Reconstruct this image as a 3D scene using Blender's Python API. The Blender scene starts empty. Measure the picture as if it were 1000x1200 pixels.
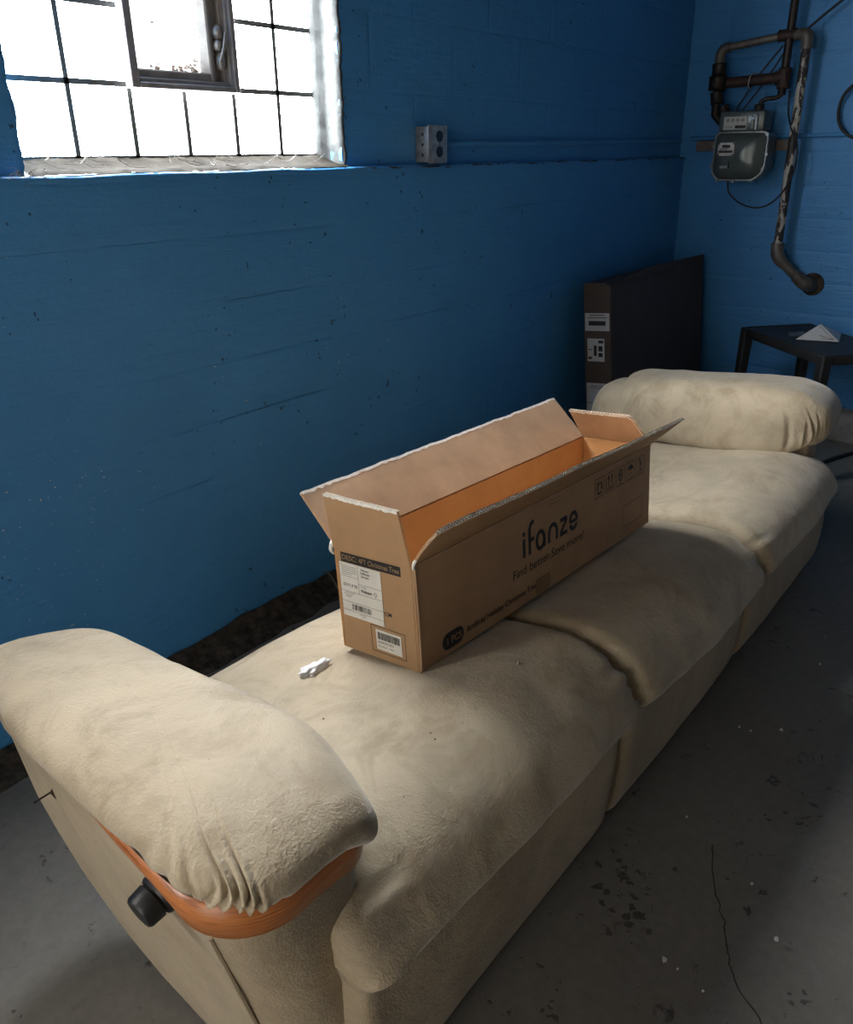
import bpy, bmesh, math, random
from mathutils import Vector, Matrix, noise
from math import sin, cos, pi, radians, sqrt, exp

random.seed(7)
SC = bpy.context.scene
COL = SC.collection

# ------------------------------------------------------------------ camera
CAM_H = 1.41
F_PX, PITCH, YAW, ROLL = 959.48, 0.414716, 0.674596, -0.011278
cam_d = bpy.data.cameras.new('camera')
cam_d.sensor_fit = 'HORIZONTAL'
cam_d.sensor_width = 36.0
cam_d.lens = F_PX * 36.0 / 1000.0
cam_d.clip_start = 0.02
cam = bpy.data.objects.new('camera', cam_d)
COL.objects.link(cam)
_F = Vector((cos(YAW), sin(YAW), 0)); _Z = Vector((0, 0, 1)); _R = _F.cross(_Z)
_fw = cos(PITCH) * _F - sin(PITCH) * _Z
_up = sin(PITCH) * _F + cos(PITCH) * _Z
R2 = cos(ROLL) * _R + sin(ROLL) * _up
U2 = -sin(ROLL) * _R + cos(ROLL) * _up
M = Matrix((R2, U2, -_fw)).transposed().to_4x4()
M.translation = Vector((0, 0, CAM_H))
cam.matrix_world = M
SC.camera = cam

# ------------------------------------------------------------------ world, light, exposure
WINDOW_GLOW = 48.0          # daylight coming through the glass blocks in view
SIDE_GLOW = 23.0            # daylight of the other basement windows
DOOR_GLOW = 5.2           # unseen glazed door behind the camera, added as fill light
world = bpy.data.worlds.new('overcast_sky')
SC.world = world
world.use_nodes = True
bgn = world.node_tree.nodes['Background']
bgn.inputs['Color'].default_value = (0.93, 0.97, 1.0, 1)
bgn.inputs['Strength'].default_value = 7.0
SC.view_settings.view_transform = 'Standard'
SC.view_settings.look = 'None'
SC.view_settings.gamma = 1.0
SC.view_settings.use_curve_mapping = False
SC.view_settings.exposure = 0.0
try:
    SC.cycles.use_denoising = True
    SC.cycles.sample_clamp_indirect = 6.0
    SC.cycles.max_bounces = 7
    SC.cycles.diffuse_bounces = 4
    SC.cycles.glossy_bounces = 3
    SC.cycles.use_adaptive_sampling = True
    SC.cycles.adaptive_threshold = 0.03
except Exception:
    pass

# ------------------------------------------------------------------ dimensions
W = 1.890            # face of the thick lower wall
WU = 1.918           # face of the block wall above the ledge
LEDGE = 1.366
XB = 4.62            # back wall
XL, YF, ZC = -1.7, -3.2, 2.72
WX0, WX1, WZ0, WZ1 = 0.985, 2.003, 1.366, 2.425     # window opening
YG = 2.012           # face of the glass blocks
PITCHB = 0.1655

# ------------------------------------------------------------------ node helpers
def new_mat(name):
    m = bpy.data.materials.new(name); m.use_nodes = True
    nt = m.node_tree
    return m, nt, nt.nodes['Principled BSDF']

def nd(nt, typ, **kw):
    n = nt.nodes.new(typ)
    for k, v in kw.items():
        if k in n.inputs.keys():
            n.inputs[k].default_value = v
        else:
            setattr(n, k, v)
    return n

def coords(nt, kind='Object', scale=(1, 1, 1)):
    tc = nd(nt, 'ShaderNodeTexCoord'); mp = nd(nt, 'ShaderNodeMapping')
    mp.inputs['Scale'].default_value = scale
    nt.links.new(tc.outputs[kind], mp.inputs['Vector'])
    return mp.outputs['Vector']

def world_coords(nt, scale=(1, 1, 1)):
    g = nd(nt, 'ShaderNodeNewGeometry'); mp = nd(nt, 'ShaderNodeMapping')
    mp.inputs['Scale'].default_value = scale
    nt.links.new(g.outputs['Position'], mp.inputs['Vector'])
    return mp.outputs['Vector']

def tex(nt, vec, scale, detail=4, rough=0.55, dist=0.0):
    n = nd(nt, 'ShaderNodeTexNoise')
    n.inputs['Scale'].default_value = scale; n.inputs['Detail'].default_value = detail
    n.inputs['Roughness'].default_value = rough; n.inputs['Distortion'].default_value = dist
    nt.links.new(vec, n.inputs['Vector'])
    return n.outputs['Fac']

def ramp(nt, fac, stops):
    r = nd(nt, 'ShaderNodeValToRGB')
    el = r.color_ramp.elements
    while len(el) < len(stops): el.new(0.5)
    for e, (p, c) in zip(el, stops):
        e.position = p; e.color = (c[0], c[1], c[2], 1) if len(c) == 3 else c
    nt.links.new(fac, r.inputs['Fac'])
    return r.outputs['Color']

def mixc(nt, fac, a, b, mode='MIX'):
    m = nd(nt, 'ShaderNodeMix', data_type='RGBA', blend_type=mode)
    for s, v in ((m.inputs[0], fac), (m.inputs[6], a), (m.inputs[7], b)):
        if hasattr(v, 'is_linked') or hasattr(v, 'links'): nt.links.new(v, s)
        elif isinstance(v, (int, float)): s.default_value = v
        else: s.default_value = (v[0], v[1], v[2], 1)
    return m.outputs[2]

def mth(nt, op, a, b=0.0, c=None):
    m = nd(nt, 'ShaderNodeMath', operation=op)
    for s, v in zip(m.inputs, (a, b, c)):
        if v is None: continue
        if hasattr(v, 'links'): nt.links.new(v, s)
        else: s.default_value = v
    return m.outputs[0]

def bump(nt, bsdf, height, strength=0.3, dist=0.01, prev=None):
    b = nd(nt, 'ShaderNodeBump')
    b.inputs['Strength'].default_value = strength; b.inputs['Distance'].default_value = dist
    nt.links.new(height, b.inputs['Height'])
    if prev is not None: nt.links.new(prev, b.inputs['Normal'])
    nt.links.new(b.outputs['Normal'], bsdf.inputs['Normal'])
    return b.outputs['Normal']

def lk(nt, a, b): nt.links.new(a, b)
def srgb(r, g, b):
    f = lambda v: (v / 255 / 12.92) if v / 255 <= 0.04045 else ((v / 255 + 0.055) / 1.055) ** 2.4
    return (f(r), f(g), f(b))

def simple_mat(name, col, rough=0.6, metal=0.0, var=0.25, nscale=20, bumps=0.15, bscale=120, spec=0.5):
    m, nt, b = new_mat(name)
    v = coords(nt)
    f = tex(nt, v, nscale, 5, 0.6)
    c = ramp(nt, f, [(0.3, tuple(x * (1 - var) for x in col)), (0.7, tuple(min(1, x * (1 + var)) for x in col))])
    lk(nt, c, b.inputs['Base Color'])
    b.inputs['Roughness'].default_value = rough; b.inputs['Metallic'].default_value = metal
    b.inputs['Specular IOR Level'].default_value = spec
    if bumps: bump(nt, b, tex(nt, v, bscale, 3), bumps, 0.002)
    return m

# ------------------------------------------------------------------ materials
def mat_blue():
    m, nt, b = new_mat('blue_wall_paint')
    v = world_coords(nt)
    big = tex(nt, v, 1.6, 4, 0.55)
    mid = tex(nt, v, 14, 6, 0.65)
    base = ramp(nt, big, [(0.3, (0.060, 0.260, 0.570)), (0.7, (0.076, 0.310, 0.670))])
    base = mixc(nt, mth(nt, 'MULTIPLY', mid, 0.35), base, (0.050, 0.218, 0.480))
    # broken, chipped spots along the paint: dark pits and pale specks
    pit = tex(nt, v, 42, 2, 0.5)
    spread = tex(nt, v, 2.3, 3, 0.6)
    pm = mth(nt, 'MULTIPLY', mth(nt, 'GREATER_THAN', pit, 0.712), mth(nt, 'GREATER_THAN', spread, 0.53))
    base = mixc(nt, mth(nt, 'MULTIPLY', pm, 0.75), base, (0.012, 0.030, 0.05))
    pv = world_coords(nt, (1.0, 1.0, 1.0))
    sp = tex(nt, pv, 75, 1, 0.5)
    sm = mth(nt, 'MULTIPLY', mth(nt, 'GREATER_THAN', sp, 0.80), mth(nt, 'GREATER_THAN', tex(nt, v, 1.7, 3, 0.6, 0.3), 0.5))
    base = mixc(nt, sm, base, (0.42, 0.50, 0.55))
    # white specks painted low on the window wall for glints of grazing light
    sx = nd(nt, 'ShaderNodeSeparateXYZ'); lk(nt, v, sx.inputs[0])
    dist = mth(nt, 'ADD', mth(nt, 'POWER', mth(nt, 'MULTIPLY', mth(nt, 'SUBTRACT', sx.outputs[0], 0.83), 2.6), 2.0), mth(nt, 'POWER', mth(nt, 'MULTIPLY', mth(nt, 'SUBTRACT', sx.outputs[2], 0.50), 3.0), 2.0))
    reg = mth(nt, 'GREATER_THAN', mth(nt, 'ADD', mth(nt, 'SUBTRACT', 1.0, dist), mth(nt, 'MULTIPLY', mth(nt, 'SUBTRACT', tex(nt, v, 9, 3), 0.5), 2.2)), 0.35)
    glint = mth(nt, 'MULTIPLY', mth(nt, 'GREATER_THAN', tex(nt, v, 120, 1, 0.5), 0.755), reg)
    base = mixc(nt, glint, base, (0.55, 0.62, 0.66))
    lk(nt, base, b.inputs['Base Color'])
    b.inputs['Roughness'].default_value = 0.42
    b.inputs['Specular IOR Level'].default_value = 0.32
    n = bump(nt, b, mid, 0.45, 0.010)
    streak = tex(nt, world_coords(nt, (2.0, 2.0, 22.0)), 2.2, 5, 0.65, 0.4)
    n = bump(nt, b, streak, 0.42, 0.012, n)
    bump(nt, b, tex(nt, v, 90, 3, 0.6), 0.28, 0.004, n)
    return m

def mat_suede(name, col, dirt=1.0):
    m, nt, b = new_mat(name)
    v = world_coords(nt)
    big = tex(nt, v, 3.2, 5, 0.6, 0.4)
    c0 = ramp(nt, big, [(0.30, tuple(x * 0.74 for x in col)), (0.5, col), (0.70, tuple(min(1, x * 1.16) for x in col))])
    st = tex(nt, v, 7.5, 6, 0.68, 0.8)
    sm = ramp(nt, st, [(0.47, (0, 0, 0)), (0.66, (1, 1, 1))])
    c1 = mixc(nt, mth(nt, 'MULTIPLY', sm, 0.62 * dirt), c0, tuple(x * k for x, k in zip(col, (0.62, 0.56, 0.48))))
    spk = mth(nt, 'GREATER_THAN', tex(nt, v, 95, 2, 0.5), 0.765)
    c2 = mixc(nt, mth(nt, 'MULTIPLY', spk, 0.55 * dirt), c1, (0.10, 0.075, 0.05))
    lk(nt, c2, b.inputs['Base Color'])
    b.inputs['Roughness'].default_value = 0.70
    b.inputs['Specular IOR Level'].default_value = 0.40
    b.inputs['Sheen Weight'].default_value = 0.35
    b.inputs['Sheen Roughness'].default_value = 0.4
    vo = nd(nt, 'ShaderNodeTexVoronoi'); vo.inputs['Scale'].default_value = 260
    lk(nt, v, vo.inputs['Vector'])
    n = bump(nt, b, vo.outputs['Distance'], 0.35, 0.0018)
    n = bump(nt, b, tex(nt, v, 55, 4, 0.65), 0.40, 0.004, n)
    bump(nt, b, tex(nt, v, 11, 5, 0.6, 0.5), 0.40, 0.015, n)
    return m

def mat_concrete():
    m, nt, b = new_mat('worn_concrete_floor')
    v = world_coords(nt)
    big = tex(nt, v, 1.1, 6, 0.62, 0.5)
    base = ramp(nt, big, [(0.3, (0.112, 0.103, 0.086)), (0.55, (0.170, 0.158, 0.133)), (0.75, (0.245, 0.228, 0.195))])
    fine = tex(nt, v, 38, 6, 0.7)
    base = mixc(nt, 0.35, base, ramp(nt, fine, [(0.3, (0.10, 0.093, 0.082)), (0.7, (0.235, 0.222, 0.200))]))
    s1 = tex(nt, v, 5.5, 5, 0.7, 1.0)
    sp = tex(nt, v, 17, 4, 0.6, 1.2)
    sm = mth(nt, 'MULTIPLY', ramp(nt, sp, [(0.585, (0, 0, 0)), (0.64, (1, 1, 1))]), ramp(nt, s1, [(0.53, (0, 0, 0)), (0.60, (1, 1, 1))]))
    base = mixc(nt, mth(nt, 'MULTIPLY', sm, 0.85), base, (0.035, 0.030, 0.026))
    red = ramp(nt, tex(nt, v, 1.7, 4, 0.6), [(0.55, (0, 0, 0)), (0.72, (1, 1, 1))])
    base = mixc(nt, mth(nt, 'MULTIPLY', red, 0.30), base, (0.24, 0.16, 0.14))
    lk(nt, base, b.inputs['Base Color'])
    b.inputs['Roughness'].default_value = 0.62
    n = bump(nt, b, fine, 0.25, 0.004)
    bump(nt, b, tex(nt, v, 9, 5, 0.6), 0.2, 0.01, n)
    return m

def mat_card(name, col, var=0.10):
    m, nt, b = new_mat(name)
    v = coords(nt)
    f = tex(nt, v, 9, 6, 0.65)
    c = ramp(nt, f, [(0.3, tuple(x * (1 - var) for x in col)), (0.7, tuple(min(1, x * (1 + var)) for x in col))])
    fib = tex(nt, coords(nt, 'Object', (6, 6, 120)), 6, 3, 0.6)
    c = mixc(nt, mth(nt, 'MULTIPLY', fib, 0.16), c, tuple(x * 0.72 for x in col))
    lk(nt, c, b.inputs['Base Color'])
    b.inputs['Roughness'].default_value = 0.62
    b.inputs['Specular IOR Level'].default_value = 0.35
    n = bump(nt, b, tex(nt, v, 160, 3), 0.12, 0.001)
    bump(nt, b, tex(nt, v, 14, 4, 0.6), 0.25, 0.004, n)
    return m

def mat_wood():
    m, nt, b = new_mat('orange_oak_trim')
    v = coords(nt, 'UV', (1, 1, 1))
    w = nd(nt, 'ShaderNodeTexNoise'); w.inputs['Scale'].default_value = 9; w.inputs['Detail'].default_value = 7
    w.inputs['Roughness'].default_value = 0.7; w.inputs['Distortion'].default_value = 1.2
    mp = nd(nt, 'ShaderNodeMapping'); mp.inputs['Scale'].default_value = (1.2, 26, 1)
    lk(nt, v, mp.inputs['Vector']); lk(nt, mp.outputs['Vector'], w.inputs['Vector'])
    c = ramp(nt, w.outputs['Fac'], [(0.32, (0.17, 0.048, 0.012)), (0.46, (0.42, 0.135, 0.034)), (0.58, (0.52, 0.185, 0.050)), (0.70, (0.28, 0.080, 0.020))])
    lk(nt, c, b.inputs['Base Color'])
    b.inputs['Roughness'].default_value = 0.38
    b.inputs['Coat Weight'].default_value = 0.25; b.inputs['Coat Roughness'].default_value = 0.25
    bump(nt, b, w.outputs['Fac'], 0.35, 0.002)
    return m

def mat_peel():
    m, nt, b = new_mat('peeling_white_pipe_paint')
    v = world_coords(nt, (9, 9, 3.2))
    f = tex(nt, v, 2.6, 5, 0.6, 0.6)
    c = ramp(nt, f, [(0.0, (0.02, 0.016, 0.014)), (0.50, (0.028, 0.022, 0.02)), (0.515, (0.42, 0.40, 0.36)), (1.0, (0.55, 0.53, 0.48))])
    lk(nt, c, b.inputs['Base Color']); b.inputs['Roughness'].default_value = 0.55
    bump(nt, b, f, 0.4, 0.004)
    return m

def mat_emit(name, col, strength):
    m, nt, b = new_mat(name)
    v = coords(nt)
    f = tex(nt, v, 16, 4, 0.6)
    c = ramp(nt, f, [(0.3, tuple(x * 0.90 for x in col)), (0.7, col)])
    b.inputs['Base Color'].default_value = (0.6, 0.63, 0.62, 1)
    b.inputs['Roughness'].default_value = 0.15
    lk(nt, c, b.inputs['Emission Color'])
    b.inputs['Emission Strength'].default_value = strength
    return m

def mat_glass():
    m, nt, b = new_mat('dusty_vent_glass')
    out = nt.nodes['Material Output']
    tr = nd(nt, 'ShaderNodeBsdfTransparent'); tr.inputs['Color'].default_value = (0.93, 0.95, 0.95, 1)
    gl = nd(nt, 'ShaderNodeBsdfGlossy'); gl.inputs['Roughness'].default_value = 0.05
    mx = nd(nt, 'ShaderNodeMixShader'); mx.inputs[0].default_value = 0.06
    lk(nt, tr.outputs[0], mx.inputs[1]); lk(nt, gl.outputs[0], mx.inputs[2])
    df = nd(nt, 'ShaderNodeBsdfTranslucent'); df.inputs['Color'].default_value = (0.75, 0.68, 0.62, 1)
    mx2 = nd(nt, 'ShaderNodeMixShader')
    lk(nt, ramp(nt, tex(nt, coords(nt), 30, 5, 0.7), [(0.5, (0.03,) * 3), (0.7, (0.35,) * 3)]), mx2.inputs[0])
    lk(nt, mx.outputs[0], mx2.inputs[1]); lk(nt, df.outputs[0], mx2.inputs[2])
    lk(nt, mx2.outputs[0], out.inputs['Surface'])
    return m

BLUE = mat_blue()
SUEDE = mat_suede('beige_suede_upholstery', (0.47, 0.385, 0.265))
SUEDE_D = mat_suede('beige_suede_side_panel', (0.44, 0.355, 0.240), 0.6); SUEDE_D.node_tree.nodes['Principled BSDF'].inputs['Sheen Weight'].default_value = 0.12
FLOOR = mat_concrete()
CARD = mat_card('tan_cardboard', (0.45, 0.275, 0.145))
CARD_IN = mat_card('inner_cardboard', (0.55, 0.30, 0.125))
CARD_FLAP = mat_card('scuffed_cardboard', (0.53, 0.35, 0.22), 0.16)
CARD_DK = mat_card('dark_brown_carton', (0.085, 0.062, 0.05), 0.15)
TAPE = mat_card('brown_tape', (0.30, 0.18, 0.08))
TORN = simple_mat('torn_paper_edge', (0.88, 0.86, 0.81), 0.9, 0, 0.15, 60, 0.4, 300)
WOOD = mat_wood()
INK = simple_mat('black_print', (0.018, 0.017, 0.018), 0.6, 0, 0.1, 30, 0)
INK_BLUE = simple_mat('dark_navy_print', (0.022, 0.022, 0.030), 0.6, 0, 0.1, 30, 0)
INK_TAN = simple_mat('tan_print', (0.42, 0.27, 0.14), 0.6, 0, 0.1, 30, 0)
PAPER = simple_mat('white_paper_label', (0.78, 0.76, 0.70), 0.6, 0, 0.05, 20, 0.05, 200)
PAPER2 = simple_mat('grey_white_paper', (0.55, 0.55, 0.54), 0.7, 0, 0.06, 20, 0.05, 200)
BLACKP = simple_mat('black_plastic', (0.012, 0.012, 0.013), 0.42, 0, 0.3, 30, 0.15, 300)
TABLEP = simple_mat('dusty_black_resin', (0.016, 0.016, 0.017), 0.55, 0, 0.5, 9, 0.3, 200)
CABLE = simple_mat('black_cable', (0.008, 0.008, 0.009), 0.5, 0, 0.2, 30, 0)
IRON = simple_mat('dark_iron_pipe', (0.035, 0.028, 0.024), 0.45, 0.5, 0.5, 25, 0.4, 90)
RUST = simple_mat('rust_red_pipe', (0.050, 0.028, 0.023), 0.6, 0.2, 0.5, 25, 0.4, 90)
GREYP = simple_mat('grey_pipe_paint', (0.13, 0.115, 0.098), 0.42, 0.1, 0.4, 22, 0.4, 120)
METER = simple_mat('grey_green_meter_enamel', (0.11, 0.135, 0.13), 0.28, 0.25, 0.12, 14, 0.05, 100)
METER_R = simple_mat('bare_edge_metal', (0.24, 0.25, 0.24), 0.35, 0.6, 0.2, 40, 0.1, 100)
STEEL = simple_mat('galvanised_steel', (0.42, 0.40, 0.37), 0.42, 0.7, 0.35, 40, 0.2, 100)
WOODBAR = simple_mat('grey_wood_batten', (0.17, 0.145, 0.13), 0.7, 0, 0.3, 20, 0.3, 80)
PLASTER = simple_mat('crumbling_pale_plaster', (0.085, 0.09, 0.09), 0.9, 0, 0.3, 26, 0.8, 60); PLASTER.node_tree.nodes['Principled BSDF'].inputs['Specular IOR Level'].default_value = 0.03  # pale plaster given a dark base to offset the window glow
MORTAR = simple_mat('darkened_sill_mortar', (0.030, 0.027, 0.0225), 0.9, 0, 0.35, 18, 0.7, 60); MORTAR.node_tree.nodes['Principled BSDF'].inputs['Specular IOR Level'].default_value = 0.03  # base colour held dark so the window glow does not bleach the sill
JOINT = simple_mat('grey_block_mortar', (0.16, 0.17, 0.165), 0.9, 0, 0.2, 30, 0.3, 80)
FRAME = simple_mat('dark_grey_vent_frame', (0.30, 0.285, 0.285), 0.45, 0.2, 0.25, 30, 0.1, 100)
FRAME2 = simple_mat('grey_vent_sash', (0.36, 0.345, 0.34), 0.45, 0.2, 0.25, 30, 0.1, 100)
LATCH = simple_mat('pale_metal_latch', (0.42, 0.41, 0.40), 0.4, 0.5, 0.2, 30, 0.1, 100)
BRICK = simple_mat('bare_brown_block', (0.16, 0.135, 0.11), 0.9, 0, 0.3, 6, 0.4, 30)
CEIL = simple_mat('old_timber_ceiling', (0.055, 0.047, 0.038), 0.9, 0, 0.2, 4, 0.3, 30)
CURB = simple_mat('grey_concrete_curb', (0.24, 0.225, 0.20), 0.85, 0, 0.3, 14, 0.5, 60)
DIRT = simple_mat('dark_crumbled_dirt', (0.040, 0.034, 0.028), 0.95, 0, 0.9, 40, 0.8, 60)
WEB = simple_mat('pale_cobweb', (0.30, 0.29, 0.27), 0.9, 0, 0.1, 30, 0)
CHIP = simple_mat('white_paint_chip', (0.66, 0.64, 0.60), 0.8, 0, 0.1, 30, 0.1)
CRUMB = simple_mat('tan_plaster_crumb', (0.55, 0.43, 0.30), 0.9, 0, 0.2, 60, 0.2)
CRUMB_D = simple_mat('dark_debris', (0.06, 0.04, 0.03), 0.9, 0, 0.2, 60, 0.2)
TISSUE = simple_mat('white_tissue', (0.80, 0.79, 0.80), 0.9, 0, 0.05, 60, 0.5, 200)
LEAF = simple_mat('dry_brown_leaf', (0.30, 0.15, 0.09), 0.8, 0, 0.3, 60, 0.2)
STAIN = simple_mat('soaked_stain', (0.070, 0.062, 0.052), 0.7, 0, 0.35, 60, 0.1)
CRACK = simple_mat('floor_crack', (0.045, 0.04, 0.035), 0.95, 0, 0.2, 30, 0)
BLOCK = mat_emit('daylit_glass_block', (0.955, 0.98, 1.0), WINDOW_GLOW)
BLOCK_S = mat_emit('daylit_side_glass_block', (1.0, 0.975, 0.93), SIDE_GLOW)
DOORG = mat_emit('fill_door_glass', (1.0, 0.94, 0.85), DOOR_GLOW)
GLASS = mat_glass()

# ------------------------------------------------------------------ mesh helpers
def link(o, parent=None):
    COL.objects.link(o)
    if parent is not None: o.parent = parent
    return o

def tag(o, label=None, cat=None, group=None, kind=None):
    if label: o['label'] = label
    if cat: o['category'] = cat
    if group: o['group'] = group
    if kind: o['kind'] = kind
    return o

def mesh_obj(name, verts, faces, mat, parent=None, smooth=False, uvs=None):
    me = bpy.data.meshes.new(name)
    me.from_pydata([tuple(v) for v in verts], [], faces)
    me.materials.append(mat)
    if uvs is not None:
        ul = me.uv_layers.new(name='UVMap')
        for lp in me.loops: ul.data[lp.index].uv = uvs[lp.vertex_index]
    bm = bmesh.new(); bm.from_mesh(me)
    bmesh.ops.recalc_face_normals(bm, faces=bm.faces)
    bm.to_mesh(me); bm.free()
    if smooth:
        for p in me.polygons: p.use_smooth = True
    return link(bpy.data.objects.new(name, me), parent)

def bm_obj(name, bm, mat, parent=None, smooth=False, angle=None):
    bmesh.ops.recalc_face_normals(bm, faces=bm.faces)
    me = bpy.data.meshes.new(name); bm.to_mesh(me); bm.free()
    me.materials.append(mat)
    if smooth:
        for p in me.polygons: p.use_smooth = True
        if angle is not None:
            try: me.set_sharp_from_angle(angle=radians(angle))
            except Exception: pass
    return link(bpy.data.objects.new(name, me), parent)

def add_box(bm, a, b, bevel=0.0, seg=1, mat=None):
    c = [(x + y) / 2 for x, y in zip(a, b)]; s = [abs(y - x) for x, y in zip(a, b)]
    m = Matrix.Translation(c) @ Matrix.Diagonal((s[0], s[1], s[2], 1))
    if mat is not None: m = mat @ m
    r = bmesh.ops.create_cube(bm, size=1.0, matrix=m)
    if bevel > 0:
        es = list({e for v in r['verts'] for e in v.link_edges})
        bmesh.ops.bevel(bm, geom=es, offset=bevel, segments=seg, affect='EDGES', profile=0.5)

def box(name, a, b, mat, parent=None, bevel=0.0, seg=1):
    bm = bmesh.new(); add_box(bm, a, b, bevel, seg)
    return bm_obj(name, bm, mat, parent, smooth=seg > 1, angle=40)

def empty(name, loc=(0, 0, 0)):
    o = bpy.data.objects.new(name, None); o.location = loc
    o.empty_display_size = 0.1
    return link(o)

def grid_obj(name, fn, nu, nv, mat, parent=None, smooth=True, wrap_u=False, wrap_v=False, cap=False):
    vs = []; fs = []
    for i in range(nu):
        for j in range(nv):
            vs.append(fn(i / (nu if wrap_u else nu - 1), j / (nv if wrap_v else nv - 1)))
    for i in range(nu if wrap_u else nu - 1):
        for j in range(nv if wrap_v else nv - 1):
            i2, j2 = (i + 1) % nu, (j + 1) % nv
            fs.append((i * nv + j, i2 * nv + j, i2 * nv + j2, i * nv + j2))
    if cap:
        fs.append(tuple(range(nv))); fs.append(tuple((nu - 1) * nv + k for k in range(nv)))
    return mesh_obj(name, vs, fs, mat, parent, smooth)

def catmull(pts, n):
    P = [Vector(p) for p in pts]; out = []
    P = [P[0] * 2 - P[1]] + P + [P[-1] * 2 - P[-2]]
    for i in range(1, len(P) - 2):
        for k in range(n):
            t = k / n
            a, b, c, d = P[i - 1], P[i], P[i + 1], P[i + 2]
            out.append(0.5 * ((2 * b) + (c - a) * t + (2 * a - 5 * b + 4 * c - d) * t * t + (3 * b - a - 3 * c + d) * t ** 3))
    out.append(P[-2].copy())
    return out

def resample(pts, n):
    L = [0.0]
    for a, b in zip(pts[:-1], pts[1:]): L.append(L[-1] + (b - a).length)
    out = []; k = 0
    for i in range(n):
        s = L[-1] * i / (n - 1)
        while k < len(L) - 2 and L[k + 1] < s: k += 1
        t = (s - L[k]) / max(1e-9, L[k + 1] - L[k])
        out.append(pts[k].lerp(pts[k + 1], t))
    return out

def tube(bm, path, rad, n=10, caps=True):
    path = [Vector(p) for p in path]; rings = []
    prev = None
    for i, p in enumerate(path):
        t = (path[min(i + 1, len(path) - 1)] - path[max(i - 1, 0)]).normalized()
        if prev is None:
            a = t.orthogonal().normalized()
        else:
            a = (prev - t * prev.dot(t))
            a = a.normalized() if a.length > 1e-6 else t.orthogonal().normalized()
        prev = a; b = t.cross(a)
        r = rad[i] if isinstance(rad, (list, tuple)) else rad
        rings.append([bm.verts.new(p + r * (cos(2 * pi * k / n) * a + sin(2 * pi * k / n) * b)) for k in range(n)])
    for q, w in zip(rings[:-1], rings[1:]):
        for k in range(n):
            bm.faces.new((q[k], q[(k + 1) % n], w[(k + 1) % n], w[k]))
    if caps:
        bm.faces.new(rings[0]); bm.faces.new(rings[-1])

def tube_obj(name, path, rad, mat, parent=None, n=10, smooth_path=0, angle=50):
    if smooth_path:
        if isinstance(rad, (list, tuple)):
            m = len(path) - 1
            rad = [lerp(rad[min(m - 1, k // smooth_path)], rad[min(m, k // smooth_path + 1)], (k % smooth_path) / smooth_path if k < m * smooth_path else 1.0) for k in range(m * smooth_path + 1)]
        path = catmull(path, smooth_path)
    bm = bmesh.new(); tube(bm, path, rad, n)
    return bm_obj(name, bm, mat, parent, True, angle)

def N(p, s=1.0): return noise.noise(Vector(p) * s)
def lerp(a, b, t): return a + (b - a) * t
def sstep(a, b, x):
    t = max(0.0, min(1.0, (x - a) / (b - a))); return t * t * (3 - 2 * t)
def pw(x, pts):
    if x <= pts[0][0]: return pts[0][1]
    for (a, fa), (b, fb) in zip(pts[:-1], pts[1:]):
        if x <= b: return lerp(fa, fb, (x - a) / (b - a))
    return pts[-1][1]

# ================================================================== SETTING
def struct(o): o['kind'] = 'structure'; return o

struct(box('floor', (XL - .3, YF - .3, -0.12), (XB + .3, W + .4, 0.0), FLOOR))
struct(box('ceiling', (XL - .3, YF - .3, ZC), (XB + .3, W + .5, ZC + .1), CEIL))

# --- wall with the window: thick board-formed lower part, block courses above
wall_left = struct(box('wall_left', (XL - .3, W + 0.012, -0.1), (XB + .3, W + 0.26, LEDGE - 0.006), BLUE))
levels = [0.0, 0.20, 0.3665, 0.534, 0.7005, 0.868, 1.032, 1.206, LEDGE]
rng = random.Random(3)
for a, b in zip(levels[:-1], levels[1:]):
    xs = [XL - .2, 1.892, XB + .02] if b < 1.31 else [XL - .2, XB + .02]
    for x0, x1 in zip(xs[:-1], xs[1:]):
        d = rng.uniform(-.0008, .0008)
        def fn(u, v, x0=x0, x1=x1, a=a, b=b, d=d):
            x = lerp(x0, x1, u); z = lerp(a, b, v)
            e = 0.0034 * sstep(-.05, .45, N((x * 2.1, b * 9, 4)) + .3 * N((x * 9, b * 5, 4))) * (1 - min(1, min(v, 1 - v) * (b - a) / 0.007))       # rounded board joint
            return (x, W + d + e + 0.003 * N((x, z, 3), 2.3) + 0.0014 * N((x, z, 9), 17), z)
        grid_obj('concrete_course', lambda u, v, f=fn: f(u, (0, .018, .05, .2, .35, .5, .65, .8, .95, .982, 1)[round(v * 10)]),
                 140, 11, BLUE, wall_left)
# ledge cap with a chipped edge
def cap(u, v):
    x = lerp(XL - .2, XB, u)
    jag = 0.006 * N((x * 9, 0, 0)) + 0.004 * N((x * 31, 2, 0))
    prof = [(-0.004, -0.014), (-0.006 + jag * .5, -0.002), (0.0 + jag, 0.002), (0.03, 0.003), (0.06, 0.003)]
    y, z = prof[round(v * 4)]
    return (x, W + y, LEDGE + z + 0.003 * N((x * 5, 7, 0)))
grid_obj('ledge_lip', cap, 420, 5, BLUE, wall_left)
pts = []; rad = []
for k in range(161):
    x = lerp(2.04, XB - .02, k / 160)
    pts.append((x, W - .0035 + .0015 * N((x * 13, 1, 0)), LEDGE - .003 + .003 * N((x * 5, 7, 0)) + .0025 * N((x * 19, 3, 0)))); rad.append(max(.0006, .0024 + .0028 * N((x * 8, 4, 4))))
tube_obj('ledge_crack', pts, rad, DIRT, wall_left, 6)
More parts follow.
